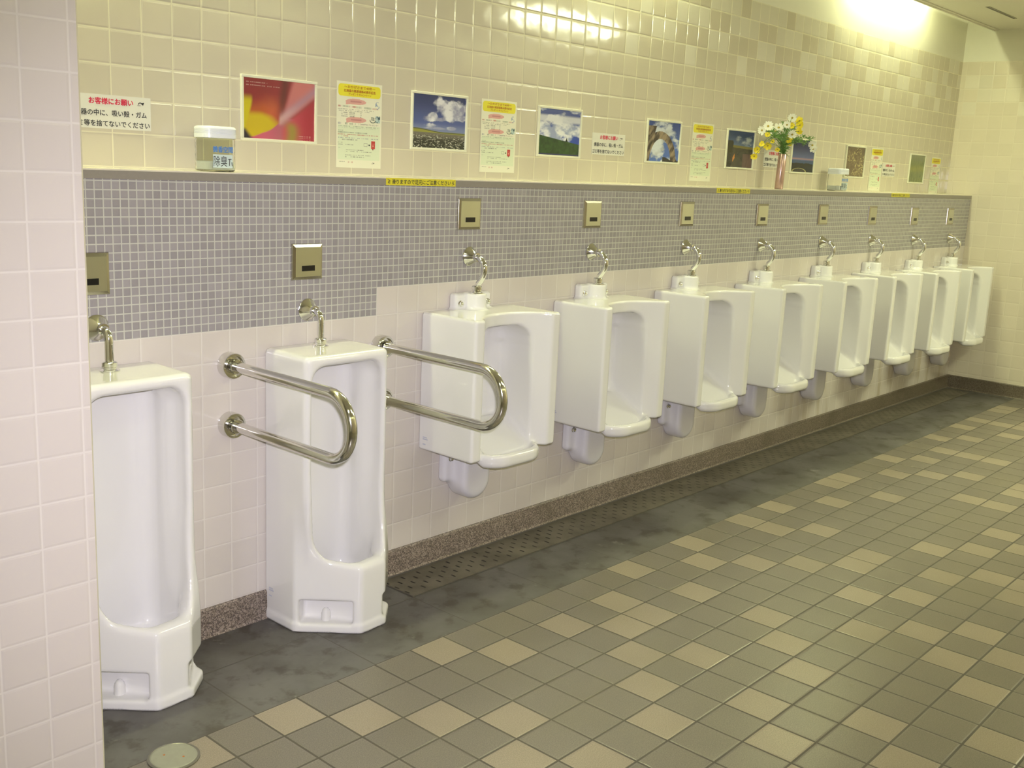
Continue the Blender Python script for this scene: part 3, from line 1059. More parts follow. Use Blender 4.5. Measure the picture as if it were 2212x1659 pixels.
# ------------------------------------------------------------------ printing helpers
def text_mesh(name, s, size, mat, parent, loc, fit=None, bold=0.0, thick=0.0004):
    """one line of text lying on the wall (reads along +x), lower left corner at loc; fit = (width, height)"""
    cu = bpy.data.curves.new(name, 'FONT')
    cu.body = s
    cu.size = size
    cu.resolution_u = 3
    tmp = bpy.data.objects.new(name, cu)
    COL.objects.link(tmp)
    bpy.context.view_layer.update()
    dg = bpy.context.evaluated_depsgraph_get()
    me = bpy.data.meshes.new_from_object(tmp.evaluated_get(dg))
    bpy.data.objects.remove(tmp)
    n = len(me.vertices)
    co = np.empty(n * 3)
    me.vertices.foreach_get('co', co)
    co = co.reshape(-1, 3)
    lo, hi = co.min(0), co.max(0)
    q = co - lo
    if fit:
        q[:, 0] *= fit[0] / max(hi[0] - lo[0], 1e-6)
        q[:, 1] *= fit[1] / max(hi[1] - lo[1], 1e-6)
    base = np.stack([q[:, 0], np.full(n, -thick), q[:, 1]], 1) + np.array(loc)
    polys = [list(p.vertices) for p in me.polygons]
    bpy.data.meshes.remove(me)
    g = G()
    hh = fit[1] if fit else size
    b = bold * hh
    for i, (dx, dz) in enumerate(((0, 0), (b, 0), (-b, 0), (0, b), (0, -b)) if bold else ((0, 0),)):
        g.add(base + np.array([dx, -0.00002 * i, dz]), polys)
    return g.obj(name, mat, parent)


def vnoise(x, y, seed):
    r = np.random.RandomState(seed)
    T = r.rand(64, 64)
    xi, yi = np.floor(x).astype(int), np.floor(y).astype(int)
    fx, fy = x - xi, y - yi
    fx, fy = fx * fx * (3 - 2 * fx), fy * fy * (3 - 2 * fy)
    a, b = T[xi % 64, yi % 64], T[(xi + 1) % 64, yi % 64]
    c, d = T[xi % 64, (yi + 1) % 64], T[(xi + 1) % 64, (yi + 1) % 64]
    return (a * (1 - fx) + b * fx) * (1 - fy) + (c * (1 - fx) + d * fx) * fy


def fbm(x, y, seed, o=4):
    s, a, t = 0, 0.5, 0
    for i in range(o):
        s = s + a * vnoise(x * 2 ** i + 7 * i, y * 2 ** i + 3 * i, seed + i)
        t += a
        a *= 0.5
    return s / t


def sst(x, a, b):
    t = np.clip((x - a) / (b - a), 0, 1)
    return t * t * (3 - 2 * t)


def lerp(c0, c1, t):
    return np.asarray(c0) * (1 - t[..., None]) + np.asarray(c1) * t[..., None]


def srgb(r, g, b):
    return np.array([((c / 255) / 12.92 if c / 255 <= 0.04045 else ((c / 255 + 0.055) / 1.055) ** 2.4) for c in (r, g, b)])


def print_sheet(name, w, h, fn, mat, parent, nx, nz, y, x0=0.0, z0=0.0):
    """grid of printed colour; fn(u, v) with u right, v down in 0..1 -> linear rgb"""
    uu, vv = np.meshgrid((np.arange(nx) + 0.5) / nx, (np.arange(nz) + 0.5) / nz, indexing='ij')
    col = fn(uu, vv)
    xs = x0 + w * np.arange(nx + 1) / nx
    zs = z0 + h - h * np.arange(nz + 1) / nz
    X, Z = np.meshgrid(xs, zs, indexing='ij')
    verts = np.stack([X.ravel(), np.full(X.size, y), Z.ravel()], 1)
    I = np.arange((nx + 1) * (nz + 1)).reshape(nx + 1, nz + 1)
    faces = np.stack([I[:-1, 1:].ravel(), I[1:, 1:].ravel(), I[1:, :-1].ravel(), I[:-1, :-1].ravel()], 1)
    o = mesh_obj(name, verts, faces, mat, parent)
    at = o.data.color_attributes.new('print', 'FLOAT_COLOR', 'CORNER')
    c4 = np.ones((nx * nz, 4), np.float32)
    c4[:, :3] = np.clip(col.reshape(-1, 3), 0, 1)
    at.data.foreach_set('color', np.repeat(c4, 4, 0).ravel())
    return o


def logo(parent, x, z, s, mat):
    """small swoosh emblem: an arch that runs into a slanted wedge"""
    v, f = [], []
    n = 10
    for i in range(n + 1):
        a = PI * 0.95 - (PI * 0.85) * i / n
        for r in (1.0, 0.72 - 0.1 * i / n):
            v.append((x + s * (0.9 + 0.75 * r * math.cos(a)), -0.0004, z + s * (0.25 + 0.75 * r * math.sin(a))))
    for i in range(n):
        f.append((2 * i, 2 * i + 1, 2 * i + 3, 2 * i + 2))
    o = len(v)
    v += [(x + s * 1.25, -0.0004, z + s * 0.75), (x + s * 1.75, -0.0004, z + s * 0.1), (x + s * 2.1, -0.0004, z + s * 1.0), (x + s * 1.75, -0.0004, z + s * 0.95)]
    f.append((o, o + 1, o + 2, o + 3))
    v += [(x, -0.0004, z + s * 0.05), (x + s * 1.0, -0.0004, z + s * 0.05), (x + s * 1.0, -0.0004, z + s * 0.16), (x, -0.0004, z + s * 0.16)]
    f.append((o + 4, o + 5, o + 6, o + 7))
    mesh_obj('emblem', v, f, mat, parent)


# ------------------------------------------------------------------ request signs
SG = 'white request signs above the ledge'
SIGNS = [(-0.296, 1.593, 'white request sign at far left, its left edge hidden by the partition'),
         (2.124, 1.610, 'white request sign between the green hill and driftwood arch pictures'),
         (3.706, 1.600, 'white request sign half hidden behind the copper flower vase'),
         (5.345, 1.588, 'white request sign farthest away, touching the tall yellow-headed poster')]


def build_sign(x, z, label, w=0.250, h=0.096):
    t = empty('request_sign', (x, YR, z), label, 'sign', SG)
    G().box((0, -0.0015, 0), (w, -0.0002, h)).obj('board', M_PAPER, t)
    y = -0.0016
    text_mesh('heading_text', 'お客様にお願い', 0.02, M_RED, t, (0.057, y, 0.069), (0.136, 0.018), 0.035)
    text_mesh('body_text', '便器の中に、吸い殻・ガム', 0.02, M_INK, t, (0.014, y, 0.036), (0.222, 0.0175), 0.022)
    text_mesh('body_text', 'ゴミ等を捨てないでください', 0.02, M_INK, t, (0.005, y, 0.006), (0.240, 0.0175), 0.022)
    logo(t, 0.207, 0.071, 0.0105, M_INK)
    for o in t.children:
        if o.name.startswith('emblem'):
            o.location.y = y + 0.0003
    return t


for k, (x, z, lb) in enumerate(SIGNS):
    if k == 0:
        s0 = build_sign(x, z, lb)
    else:
        sd = dup(s0, (x, YR, z), lb)
        if k == 3:
            sd.scale = (0.86, 1, 0.92)

# ------------------------------------------------------------------ yellow stickers on the ledge edge
TG = 'yellow warning stickers on the ledge edge'
ST = [(0.727, 0.341, 'yellow slip warning sticker nearest the camera, right of the flower poster'), (2.912, 0.332, 'yellow slip warning sticker on the ledge edge left of the flower vase'),
      (5.085, 0.303, 'yellow slip warning sticker farthest along the ledge edge')]
t0 = empty('warning_sticker', (ST[0][0], -0.006, 1.4560), ST[0][2], 'sticker', TG)
G().box((0, -0.0008, 0.0), (0.341, -0.0001, 0.0245)).obj('tape', M_YELTAPE, t0)
text_mesh('warning_text', '滑りますので足元にご注意ください', 0.02, M_INK, t0, (0.027, -0.0009, 0.0038), (0.288, 0.0165), 0.02)
gz = G()
for sgn, bx in ((1, 0.006), (-1, 0.335)):
    for a, b in (((0, 0.020), (0.013, 0.016)), ((0.013, 0.016), (0.003, 0.013)), ((0.003, 0.013), (0.014, 0.0105)), ((0.014, 0.0105), (0.002, 0.008)), ((0.002, 0.008), (0.013, 0.0045))):
        gz.add([(bx + sgn * a[0], -0.0012, a[1] - 0.0008), (bx + sgn * b[0], -0.0012, b[1] - 0.0008), (bx + sgn * b[0], -0.0012, b[1] + 0.0008), (bx + sgn * a[0], -0.0012, a[1] + 0.0008)], [(0, 1, 2, 3)])
gz.obj('jagged_marks', M_INK, t0)
for x, wd, lb in ST[1:]:
    o = dup(t0, (x, -0.006, 1.4560), lb)
    o.scale = (wd / 0.341, 1, 1)

# ------------------------------------------------------------------ campaign posters
PG = 'tall campaign posters above the ledge'
PO = [(0.660, 1.508, 0.208, 0.296, 'tall yellow-headed campaign poster beside the red flower picture'), (1.392, 1.512, 0.211, 0.287, 'tall yellow-headed campaign poster between the flower field and green hill pictures'),
      (2.950, 1.508, 0.203, 0.292, 'tall yellow-headed campaign poster right of the driftwood arch picture'), (5.146, 1.489, 0.188, 0.280, 'tall yellow-headed campaign poster right of the brown flower picture'),
      (6.214, 1.478, 0.182, 0.268, 'tall yellow-headed campaign poster nearest the far corner')]


def poster_print(u, v):
    P = srgb(228, 226, 205)
    col = np.ones(u.shape + (3,)) * P
    lower = (v > 0.50) & (v < 0.905) & (u > 0.03) & (u < 0.97)
    col[lower] = srgb(214, 222, 195)
    r = np.random.RandomState(3)

    def rows(v0, v1, u0, u1, c, cell=0.022, dens=0.75, seed=0):
        q = np.random.RandomState(seed + int(v0 * 1000))
        k = q.rand(200)
        kk = np.floor((u - u0) / cell).astype(int) % 200
        m = (v > v0) & (v < v1) & (u > u0) & (u < u1) & (k[kk] < dens)
        a = (0.30 + 0.45 * k[(kk * 7) % 200]) * (0.55 + 0.45 * (q.rand(400)[np.floor(u * 150).astype(int) % 400] > 0.4))
        col[m] = col[m] * (1 - a[m])[:, None] + np.asarray(c) * a[m][:, None]
    # pink speech balloons
    for cu, cv in ((0.42, 0.225), (0.43, 0.435)):
        e = ((u - cu) / 0.225) ** 2 + ((v - cv) / 0.034) ** 2
        col[e < 1] = srgb(212, 160, 152)
        tail = (u > cu - 0.22) & (u < cu - 0.12) & (v > cv + 0.01) & (v < cv + 0.04 - (u - cu + 0.22) * 0.1)
        col[tail] = srgb(212, 160, 152)
        e2 = ((np.abs(u - cu) < 0.12) & (np.abs(v - cv) < 0.008))
        col[e2] = srgb(190, 130, 130)
    R, K, B, Gn = srgb(175, 75, 70), srgb(85, 85, 80), srgb(95, 100, 135), srgb(100, 125, 95)
    rows(0.275, 0.295, 0.03, 0.10, R, 0.04, 1.0, 1)
    rows(0.275, 0.295, 0.13, 0.27, Gn, 0.03, 0.9, 2)
    rows(0.275, 0.295, 0.27, 0.43, R, 0.03, 0.9, 3)
    rows(0.278, 0.298, 0.43, 0.77, Gn, 0.03, 0.9, 4)
    rows(0.280, 0.298, 0.78, 0.92, R, 0.03, 0.7, 5)
    rows(0.312, 0.322, 0.03, 0.82, K, 0.014, 0.65, 6)
    rows(0.330, 0.340, 0.03, 0.72, K, 0.014, 0.65, 7)
    for i in range(3):
        rows(0.352 + i * 0.021, 0.364 + i * 0.021, 0.10, 0.24, K, 0.016, 0.9, 8 + i)
        rows(0.352 + i * 0.021, 0.364 + i * 0.021, 0.27, 0.40, K, 0.016, 0.85, 12 + i)
        rows(0.352 + i * 0.021, 0.364 + i * 0.021, 0.52, 0.545, K, 0.02, 1.0, 16 + i)
    # small blue pictogram top right, hot-spring mark, picture block
    e = ((u - 0.90) / 0.05) ** 2 + ((v - 0.25) / 0.045) ** 2
    col[(e < 1) & (fbm(u * 30, v * 40, 5) > 0.5)] = srgb(150, 165, 185)
    bowl = np.abs(np.sqrt(((u - 0.80) / 0.06) ** 2 + ((v - 0.425) / 0.03) ** 2) - 1) < 0.14
    col[bowl & (v > 0.422)] = srgb(95, 105, 95)
    for q in (-0.025, 0, 0.025):
        col[(np.abs(u - 0.80 - q - 0.006 * np.sin(v * 300)) < 0.008) & (v > 0.39) & (v < 0.43)] = srgb(110, 120, 110)
    blk = (u > 0.86) & (u < 0.965) & (v > 0.375) & (v < 0.452)
    nb = fbm(u * 28, v * 40, 9)
    col[blk] = lerp(srgb(60, 85, 95), srgb(185, 205, 200), sst(nb, 0.4, 0.6))[blk]
    rows(0.472, 0.493, 0.03, 0.10, B, 0.04, 1.0, 20)
    rows(0.472, 0.493, 0.13, 0.50, Gn, 0.03, 0.9, 21)
    rows(0.508, 0.517, 0.03, 0.94, K, 0.014, 0.65, 22)
    rows(0.526, 0.535, 0.03, 0.90, K, 0.014, 0.65, 23)
    rows(0.560, 0.570, 0.04, 0.15, K, 0.018, 0.8, 24)
    rows(0.580, 0.593, 0.03, 0.68, K, 0.02, 0.85, 25)
    rows(0.602, 0.615, 0.03, 0.95, R, 0.018, 0.85, 26)
    rows(0.622, 0.634, 0.11, 0.26, R, 0.018, 0.8, 27)
    rows(0.643, 0.654, 0.03, 0.95, B, 0.018, 0.6, 28)
    rows(0.664, 0.676, 0.11, 0.46, K, 0.018, 0.8, 29)
    rows(0.700, 0.710, 0.03, 0.14, K, 0.018, 0.8, 30)
    rows(0.724, 0.735, 0.03, 0.41, K, 0.018, 0.7, 31)
    rows(0.760, 0.771, 0.03, 0.11, K, 0.018, 0.8, 32)
    rows(0.784, 0.795, 0.21, 0.63, K, 0.018, 0.75, 33)
    rows(0.804, 0.815, 0.21, 0.81, K, 0.018, 0.75, 34)
    rows(0.846, 0.857, 0.19, 0.79, K, 0.018, 0.7, 35)
    rows(0.866, 0.877, 0.19, 0.62, K, 0.018, 0.7, 36)
    rows(0.925, 0.933, 0.05, 0.22, K, 0.02, 0.5, 37)
    rows(0.925, 0.945, 0.25, 0.43, R, 0.02, 0.35, 38)
    # envelope, arrow, red post box
    en = (u > 0.605) & (u < 0.69) & (v > 0.700) & (v < 0.742)
    ed = en & ((u < 0.613) | (u > 0.682) | (v < 0.705) | (v > 0.737))
    col[ed] = srgb(150, 150, 135)
    col[(np.abs(u - 0.73) < 0.014) & (np.abs(v - 0.724) < 0.008)] = srgb(70, 75, 70)
    pb = (u > 0.775) & (u < 0.86) & (v > 0.672) & (v < 0.768)
    col[pb] = srgb(185, 55, 55)
    col[(u > 0.79) & (u < 0.845) & (v > 0.705) & (v < 0.711)] = srgb(215, 150, 140)
    col[(np.abs(u - 0.815) < 0.02 * (1 - (v - 0.722) / 0.022)) & (v > 0.722) & (v < 0.744)] = srgb(235, 200, 185)
    col[(np.abs(u - 0.815) < 0.014) & (v > 0.768) & (v < 0.782)] = srgb(110, 60, 55)
    return col


def rounded_rect(x0, x1, z0, z1, r, y, n=5):
    v = []
    for cx, cz, a0 in ((x1 - r, z1 - r, 0), (x0 + r, z1 - r, PI / 2), (x0 + r, z0 + r, PI), (x1 - r, z0 + r, 1.5 * PI)):
        for i in range(n + 1):
            a = a0 + PI / 2 * i / n
            v.append((cx + r * math.cos(a), y, cz + r * math.sin(a)))
    return v, [tuple(reversed(range(len(v))))]


def build_poster(x, z, w, h, label):
    t = empty('campaign_poster', (x, YR, z), label, 'poster', PG)
    print_sheet('sheet', w, h, poster_print, M_PRINTP, t, 150, 214, -0.0012)
    v, f = rounded_rect(0.035 * w, 0.965 * w, 0.832 * h, 0.972 * h, 0.012, -0.0015)
    mesh_obj('yellow_heading', v, f, M_YEL, t)
    y = -0.0016
    text_mesh('heading_text', '〜おかげさまで40年〜', 0.02, M_BROWNINK, t, (0.16 * w, y, 0.925 * h), (0.68 * w, 0.034 * h), 0.02)
    text_mesh('heading_text', '北海道の高速道路40周年記念', 0.02, M_BROWNINK, t, (0.15 * w, y, 0.881 * h), (0.70 * w, 0.033 * h), 0.03)
    text_mesh('heading_text', 'プレゼントキャンペーン', 0.02, M_BROWNINK, t, (0.25 * w, y, 0.845 * h), (0.50 * w, 0.029 * h), 0.02)
    text_mesh('prize_text', '2000円をプレゼント!', 0.02, M_INK, t, (0.52 * w, y, 0.507 * h), (0.40 * w, 0.019 * h), 0.0)
    logo(t, 0.79 * w, 0.048 * h, 0.0062, M_INK)
    for o in t.children:
        if o.name.startswith('emblem'):
            o.location.y = -0.0012
    return t


po0 = build_poster(*PO[0])
for x, z, wd, h, lb in PO[1:]:
    o = dup(po0, (x, YR, z), lb)
    o.scale = (wd / PO[0][2], 1, h / PO[0][3])


# ------------------------------------------------------------------ framed pictures
def mixc(c, m, d):
    return c * (1 - m[..., None]) + np.asarray(d) * m[..., None]


def pic_flower(u, v):
    nz = fbm(u * 3.2, v * 3.2, 2)
    c = lerp(srgb(136, 44, 52), srgb(150, 58, 66), sst(u, 0.2, 0.8))
    c = mixc(c, sst(v + 0.2 * (nz - 0.5), 0.15, 0.55) * np.exp(-((u - 0.42 + 0.12 * v) / 0.17) ** 2), srgb(186, 92, 62))
    c = mixc(c, sst(v, 0.3, 0.6) * (1 - sst(u, 0.25, 0.42)), srgb(172, 84, 44))
    c = mixc(c, np.exp(-((u - 0.58 + 0.10 * v) / 0.06) ** 2) * (1 - sst(v, 0.35, 0.75)) * 0.85, srgb(96, 44, 48))
    # yellow lobe at lower left
    lobe = 0.70 - np.sqrt(((u - 0.17) / 0.42) ** 2 + ((v - 0.80) / 0.32) ** 2) + 0.25 * (nz - 0.5)
    c = mixc(c, sst(lobe, -0.25, 0.15), srgb(196, 172, 40))
    c = mixc(c, (1 - sst(u - 0.05 * np.sin(v * 5), 0.05, 0.09)) * sst(v, 0.24, 0.40), srgb(198, 184, 34))
    edge = v - (0.965 - 0.10 * sst(u, 0.10, 0.35) - 0.24 * sst(u, 0.3, 0.62))
    c = mixc(c, sst(edge, -0.01, 0.025), lerp(srgb(192, 88, 116), srgb(170, 92, 110), sst(u, 0.2, 0.55)))
    c = mixc(c, (1 - sst(u + 0.6 * (1 - v), 0.08, 0.16)) * sst(v, 0.80, 0.86), srgb(52, 46, 54))
    # pale petal that rises to the upper right, red petal to its right
    w1 = (u - 0.50) - (0.78 - v) * 0.16 - 0.06 * (0.78 - v) ** 2
    w2 = (u - 0.50) - (0.78 - v) * 0.92
    pet = sst(w1, -0.01, 0.07) * (1 - sst(w2, -0.05, 0.05)) * (1 - sst(v, 0.74, 0.82))
    c = mixc(c, pet, lerp(srgb(198, 118, 118), srgb(168, 100, 118), sst(v, 0.1, 0.8)))
    ridge = np.exp(-((w2 + 0.10) / 0.085) ** 2) * sst(u, 0.47, 0.52) * (1 - sst(v, 0.72, 0.80))
    c = mixc(c, ridge * 0.8, lerp(srgb(170, 130, 150), srgb(206, 172, 172), sst(v, 0.3, 0.75)))
    red = sst(w2, 0.0, 0.10) * sst(u, 0.50, 0.58)
    c = mixc(c, red, lerp(srgb(186, 74, 92), srgb(160, 48, 66), sst(u, 0.6, 0.95)))
    c = mixc(c, np.exp(-((u - 0.65 - 0.03 * np.sin(v * 9)) / 0.085) ** 2) * sst(v, 0.62, 0.80) * 0.9, srgb(142, 132, 62))
    cap = ((v > 0.062) & (v < 0.076) & (u > 0.04) & (u < 0.33)) | ((v > 0.112) & (v < 0.124) & (u > 0.04) & (u < 0.50)) | ((u > 0.76) & (u < 0.95) & (np.abs((v - 0.92) % 0.03 - 0.006) < 0.006) & (v > 0.915) & (v < 0.99))
    k = vnoise(u * 110, v * 3, 8) > 0.42
    c[cap & k] = c[cap & k] * 0.62 + 0.38 * srgb(225, 190, 185)
    return c


def sky(u, v, seed, deep, pale, cov, cl=(225, 225, 232), sx=3.0, sy=4.5):
    c = lerp(deep, pale, sst(v, 0, 0.7))
    n = fbm(u * sx, v * sy, seed, 5)
    m = sst(n, 1 - cov, 1 - cov + 0.16)
    sh = fbm(u * sx + 0.3, v * sy + 0.6, seed, 4)
    cc = lerp(np.asarray(srgb(*cl)) * 0.55, srgb(*cl), sst(sh, 0.3, 0.65))
    return c * (1 - m[..., None]) + cc * m[..., None]


def pic_field(u, v):
    c = lerp(srgb(38, 50, 104), srgb(78, 92, 152), sst(v, 0, 0.6))
    m = np.zeros_like(u)
    for cx, cy, rx, ry in ((0.55, 0.17, 0.17, 0.12), (0.80, 0.20, 0.30, 0.15), (0.70, 0.33, 0.30, 0.11), (0.38, 0.40, 0.20, 0.085), (0.60, 0.44, 0.22, 0.06), (0.90, 0.40, 0.15, 0.08), (0.34, 0.57, 0.10, 0.035), (0.72, 0.60, 0.16, 0.03), (0.55, 0.62, 0.3, 0.02)):
        e = 1 - np.sqrt(((u - cx) / rx) ** 2 + ((v - cy) / ry) ** 2) + 1.9 * (fbm(u * 8, v * 8, 21, 5) - 0.5)
        m = np.maximum(m, sst(e, 0.0, 0.55))
    sh = fbm(u * 7 + 0.4, v * 7 + 0.5, 23, 4) - 0.5 * (v - 0.25)
    c = mixc(c, m * 0.93, lerp(srgb(150, 152, 180), srgb(236, 236, 240), sst(sh, 0.3, 0.6)))
    c = mixc(c, sst(v, 0.50, 0.66) * 0.40, srgb(158, 168, 200))
    hz = 0.625 + 0.055 * sst(u, 0.05, 0.6)
    c = mixc(c, sst(v - hz, 0, 0.012), srgb(146, 146, 66))
    c = mixc(c, sst(v - hz - 0.004, 0, 0.01) * (1 - sst(v - hz - 0.02, 0, 0.01)), srgb(74, 80, 52))
    fld = sst(v - 0.70 - 0.015 * sst(u, 0.3, 0.9), 0, 0.012)
    c = mixc(c, fld, lerp(srgb(112, 108, 96), srgb(50, 52, 46), sst(v, 0.70, 0.88)))
    yy = 1.0 / np.maximum(v - 0.60, 0.05)
    k = vnoise(u * 58 + 3, yy * 16, 31) * 0.5 + vnoise(u * 40, yy * 9 + 5, 33) * 0.5
    fl_ = sst(k, 0.62, 0.74) * sst(v, 0.72, 0.78)
    return mixc(c, fl_ * 0.85, srgb(205, 204, 188))


def pic_hill(u, v):
    c = lerp(srgb(70, 85, 150), srgb(40, 70, 165), sst(v, 0.1, 0.5))
    n = fbm(u * 3.4, v * 5.5, 44, 5)
    cv = sst(n - 0.10 * np.cos(v * 8), 0.42, 0.58)
    c = mixc(c, cv, lerp(srgb(150, 160, 195), srgb(232, 234, 238), sst(fbm(u * 6, v * 8, 46), 0.3, 0.6)))
    c = mixc(c, (sst(v, 0.10, 0.17) - sst(v, 0.24, 0.32)) * 0.8, srgb(228, 230, 235))
    hz = 0.565 + 0.165 * u
    c = mixc(c, sst(v - hz, 0, 0.012), lerp(srgb(50, 85, 42), srgb(26, 50, 26), fbm(u * 22, v * 16, 47)))
    tr_ = (np.abs(u - 0.685) < 0.028 * (1 - (0.69 - v) / 0.10)) & (v < hz + 0.01) & (v > 0.585)
    c[tr_] = srgb(28, 36, 34)
    c[v > 0.965] = srgb(50, 55, 90)
    return c


def pic_arch(u, v):
    c = sky(u, v, 57, srgb(45, 70, 145), srgb(75, 105, 180), 0.52, (215, 222, 232), 3, 4)
    r = np.sqrt(((u - 0.40) / 0.52) ** 2 + ((v - 1.02) / 0.78) ** 2)
    r2 = np.sqrt(((u - 0.42) / 0.33) ** 2 + ((v - 1.05) / 0.62) ** 2)
    arch = (r < 1.0) & (r2 > 1.0)
    n = fbm(u * 14 + v * 6, v * 5, 58)
    w_ = lerp(srgb(58, 48, 46), srgb(150, 132, 112), sst(n, 0.3, 0.75))
    c[arch] = w_[arch]
    lf = (u < 0.30 - 0.25 * v) & (v > 0.12)
    c[lf] = w_[lf]
    st_ = np.abs((u - 0.72) - (v - 0.62) * 0.55) < 0.045
    st_ &= v > 0.55
    c[st_] = w_[st_]
    cr = (v > 0.93 + 0.05 * np.sin(u * 9)) & (u > 0.5)
    c[cr] = srgb(40, 38, 42)
    return c


def pic_coast(u, v):
    c = sky(u, v, 66, srgb(45, 62, 105), srgb(105, 125, 160), 0.5, (180, 188, 200), 2.5, 5)
    dark = lerp(srgb(38, 40, 42), srgb(78, 74, 58), fbm(u * 7, v * 8, 67))
    hz = 0.37 + 0.04 * u
    c = mixc(c, sst(v - hz, 0, 0.015), srgb(118, 110, 62))
    c = mixc(c, sst(v - hz - 0.05 - 0.03 * fbm(u * 8, v * 3, 68), 0, 0.02), dark)
    lf = u + 0.12 * fbm(u * 9, v * 12, 69) < 0.30 - 0.1 * np.abs(v - 0.45)
    lf &= v > 0.27
    c[lf] = (dark * 0.7)[lf]
    br = (u > 0.62) & (v > 0.62)
    c[br] = lerp(srgb(82, 66, 62), srgb(105, 85, 80), fbm(u * 20, v * 6, 70))[br]
    o_ = (np.abs(u - 0.27 - (0.78 - v) * 0.25) < 0.04 * (1 - np.abs(v - 0.74) / 0.12)) & (np.abs(v - 0.74) < 0.12)
    c[o_] = srgb(200, 130, 60)
    return c


def pic_night(u, v):
    c = lerp(srgb(28, 38, 85), srgb(95, 105, 150), sst(v, 0.15, 0.62))
    c = mixc(c, np.exp(-((v - 0.585) / 0.022) ** 2), srgb(165, 130, 140))
    c = mixc(c, sst(v, 0.61, 0.65), srgb(60, 80, 120))
    tl = v > 0.70 + 0.05 * fbm(u * 14, v * 0 + 2.0, 81)
    c[tl] = srgb(36, 38, 36)
    e = np.sqrt(((u - 0.38) / 0.30) ** 2 + ((v - 0.985) / 0.10) ** 2)
    c[np.abs(e - 1) < 0.09] = srgb(150, 145, 100)
    c[e < 0.91] = srgb(58, 56, 52)
    return c


def pic_brown(u, v):
    n = fbm(u * 9, v * 9, 91)
    c = lerp(srgb(92, 78, 62), srgb(135, 118, 92), n)
    k = vnoise(u * 46, v * 30, 92)
    m = sst(k, 0.66, 0.8) * sst(fbm(u * 3, v * 3, 93) + 0.35 * (0.4 - np.abs(u - 0.6)) + 0.3 * (0.35 - np.abs(v - 0.6)), 0.5, 0.62)
    return mixc(c, m, srgb(205, 190, 130))


def pic_grass(u, v):
    n = fbm(u * 30, v * 9, 96)
    c = lerp(srgb(88, 100, 62), srgb(140, 148, 88), n)
    c = mixc(c, (1 - sst(v, 0.0, 0.35)) * 0.5, srgb(140, 142, 118))
    c = mixc(c, np.exp(-((v - 0.5) / 0.12) ** 2) * 0.3, srgb(170, 170, 70))
    return c


PIC = [((0.268, 1.582, 0.303, 0.208), pic_flower, 'framed close-up of a red and yellow flower, nearest picture above the ledge'),
       ((1.009, 1.585, 0.299, 0.214), pic_field, 'framed picture of white clouds over a dark field of white flowers'),
       ((1.737, 1.586, 0.297, 0.211), pic_hill, 'framed picture of clouds over a sloping green hill with one tree'),
       ((2.541, 1.586, 0.298, 0.208), pic_arch, 'framed picture of a driftwood arch against blue sky'),
       ((3.283, 1.580, 0.297, 0.209), pic_coast, 'framed picture of a dark rocky coast left of the flower vase'),
       ((4.019, 1.575, 0.300, 0.202), pic_night, 'framed picture of a deep blue dusk sky over trees, behind the flowers'),
       ((4.752, 1.566, 0.288, 0.203), pic_brown, 'brown framed picture of pale yellow flowers, behind the far air freshener'),
       ((5.796, 1.550, 0.282, 0.207), pic_grass, 'green framed picture of grass near the far corner')]
for (x, z, wd, h), fn, lb in PIC:
    t = empty('framed_picture', (x, YR, z), lb, 'picture', 'framed pictures above the ledge')
    b = 0.009
    g = G()
    for lo, hi in (((0, -0.010, 0), (wd, -0.0004, b)), ((0, -0.010, h - b), (wd, -0.0004, h)), ((0, -0.010, b), (b, -0.0004, h - b)), ((wd - b, -0.010, b), (wd, -0.0004, h - b))):
        g.box(lo, hi)
    g.obj('frame', M_WHITEFR, t, bevel=0.0015)
    print_sheet('print', wd - 2 * b, h - 2 * b, fn, M_PRINT, t, 168, 120, -0.004, b, b)


# ------------------------------------------------------------------ air fresheners
def superell(a, b, p, n, z):
    out = []
    for k in range(n):
        t = 2 * PI * k / n
        c, s = math.cos(t), math.sin(t)
        out.append((a * math.copysign(abs(c) ** (2 / p), c), b * math.copysign(abs(s) ** (2 / p), s), z))
    return out


def loft(secs, caps=(True, True)):
    n = len(secs[0])
    v = [p for s in secs for p in s]
    f = []
    for i in range(len(secs) - 1):
        for k in range(n):
            k2 = (k + 1) % n
            f.append((i * n + k, i * n + k2, (i + 1) * n + k2, (i + 1) * n + k))
    if caps[0]:
        f.append(tuple(reversed(range(n))))
    if caps[1]:
        f.append(tuple(range((len(secs) - 1) * n, len(secs) * n)))
    return v, f


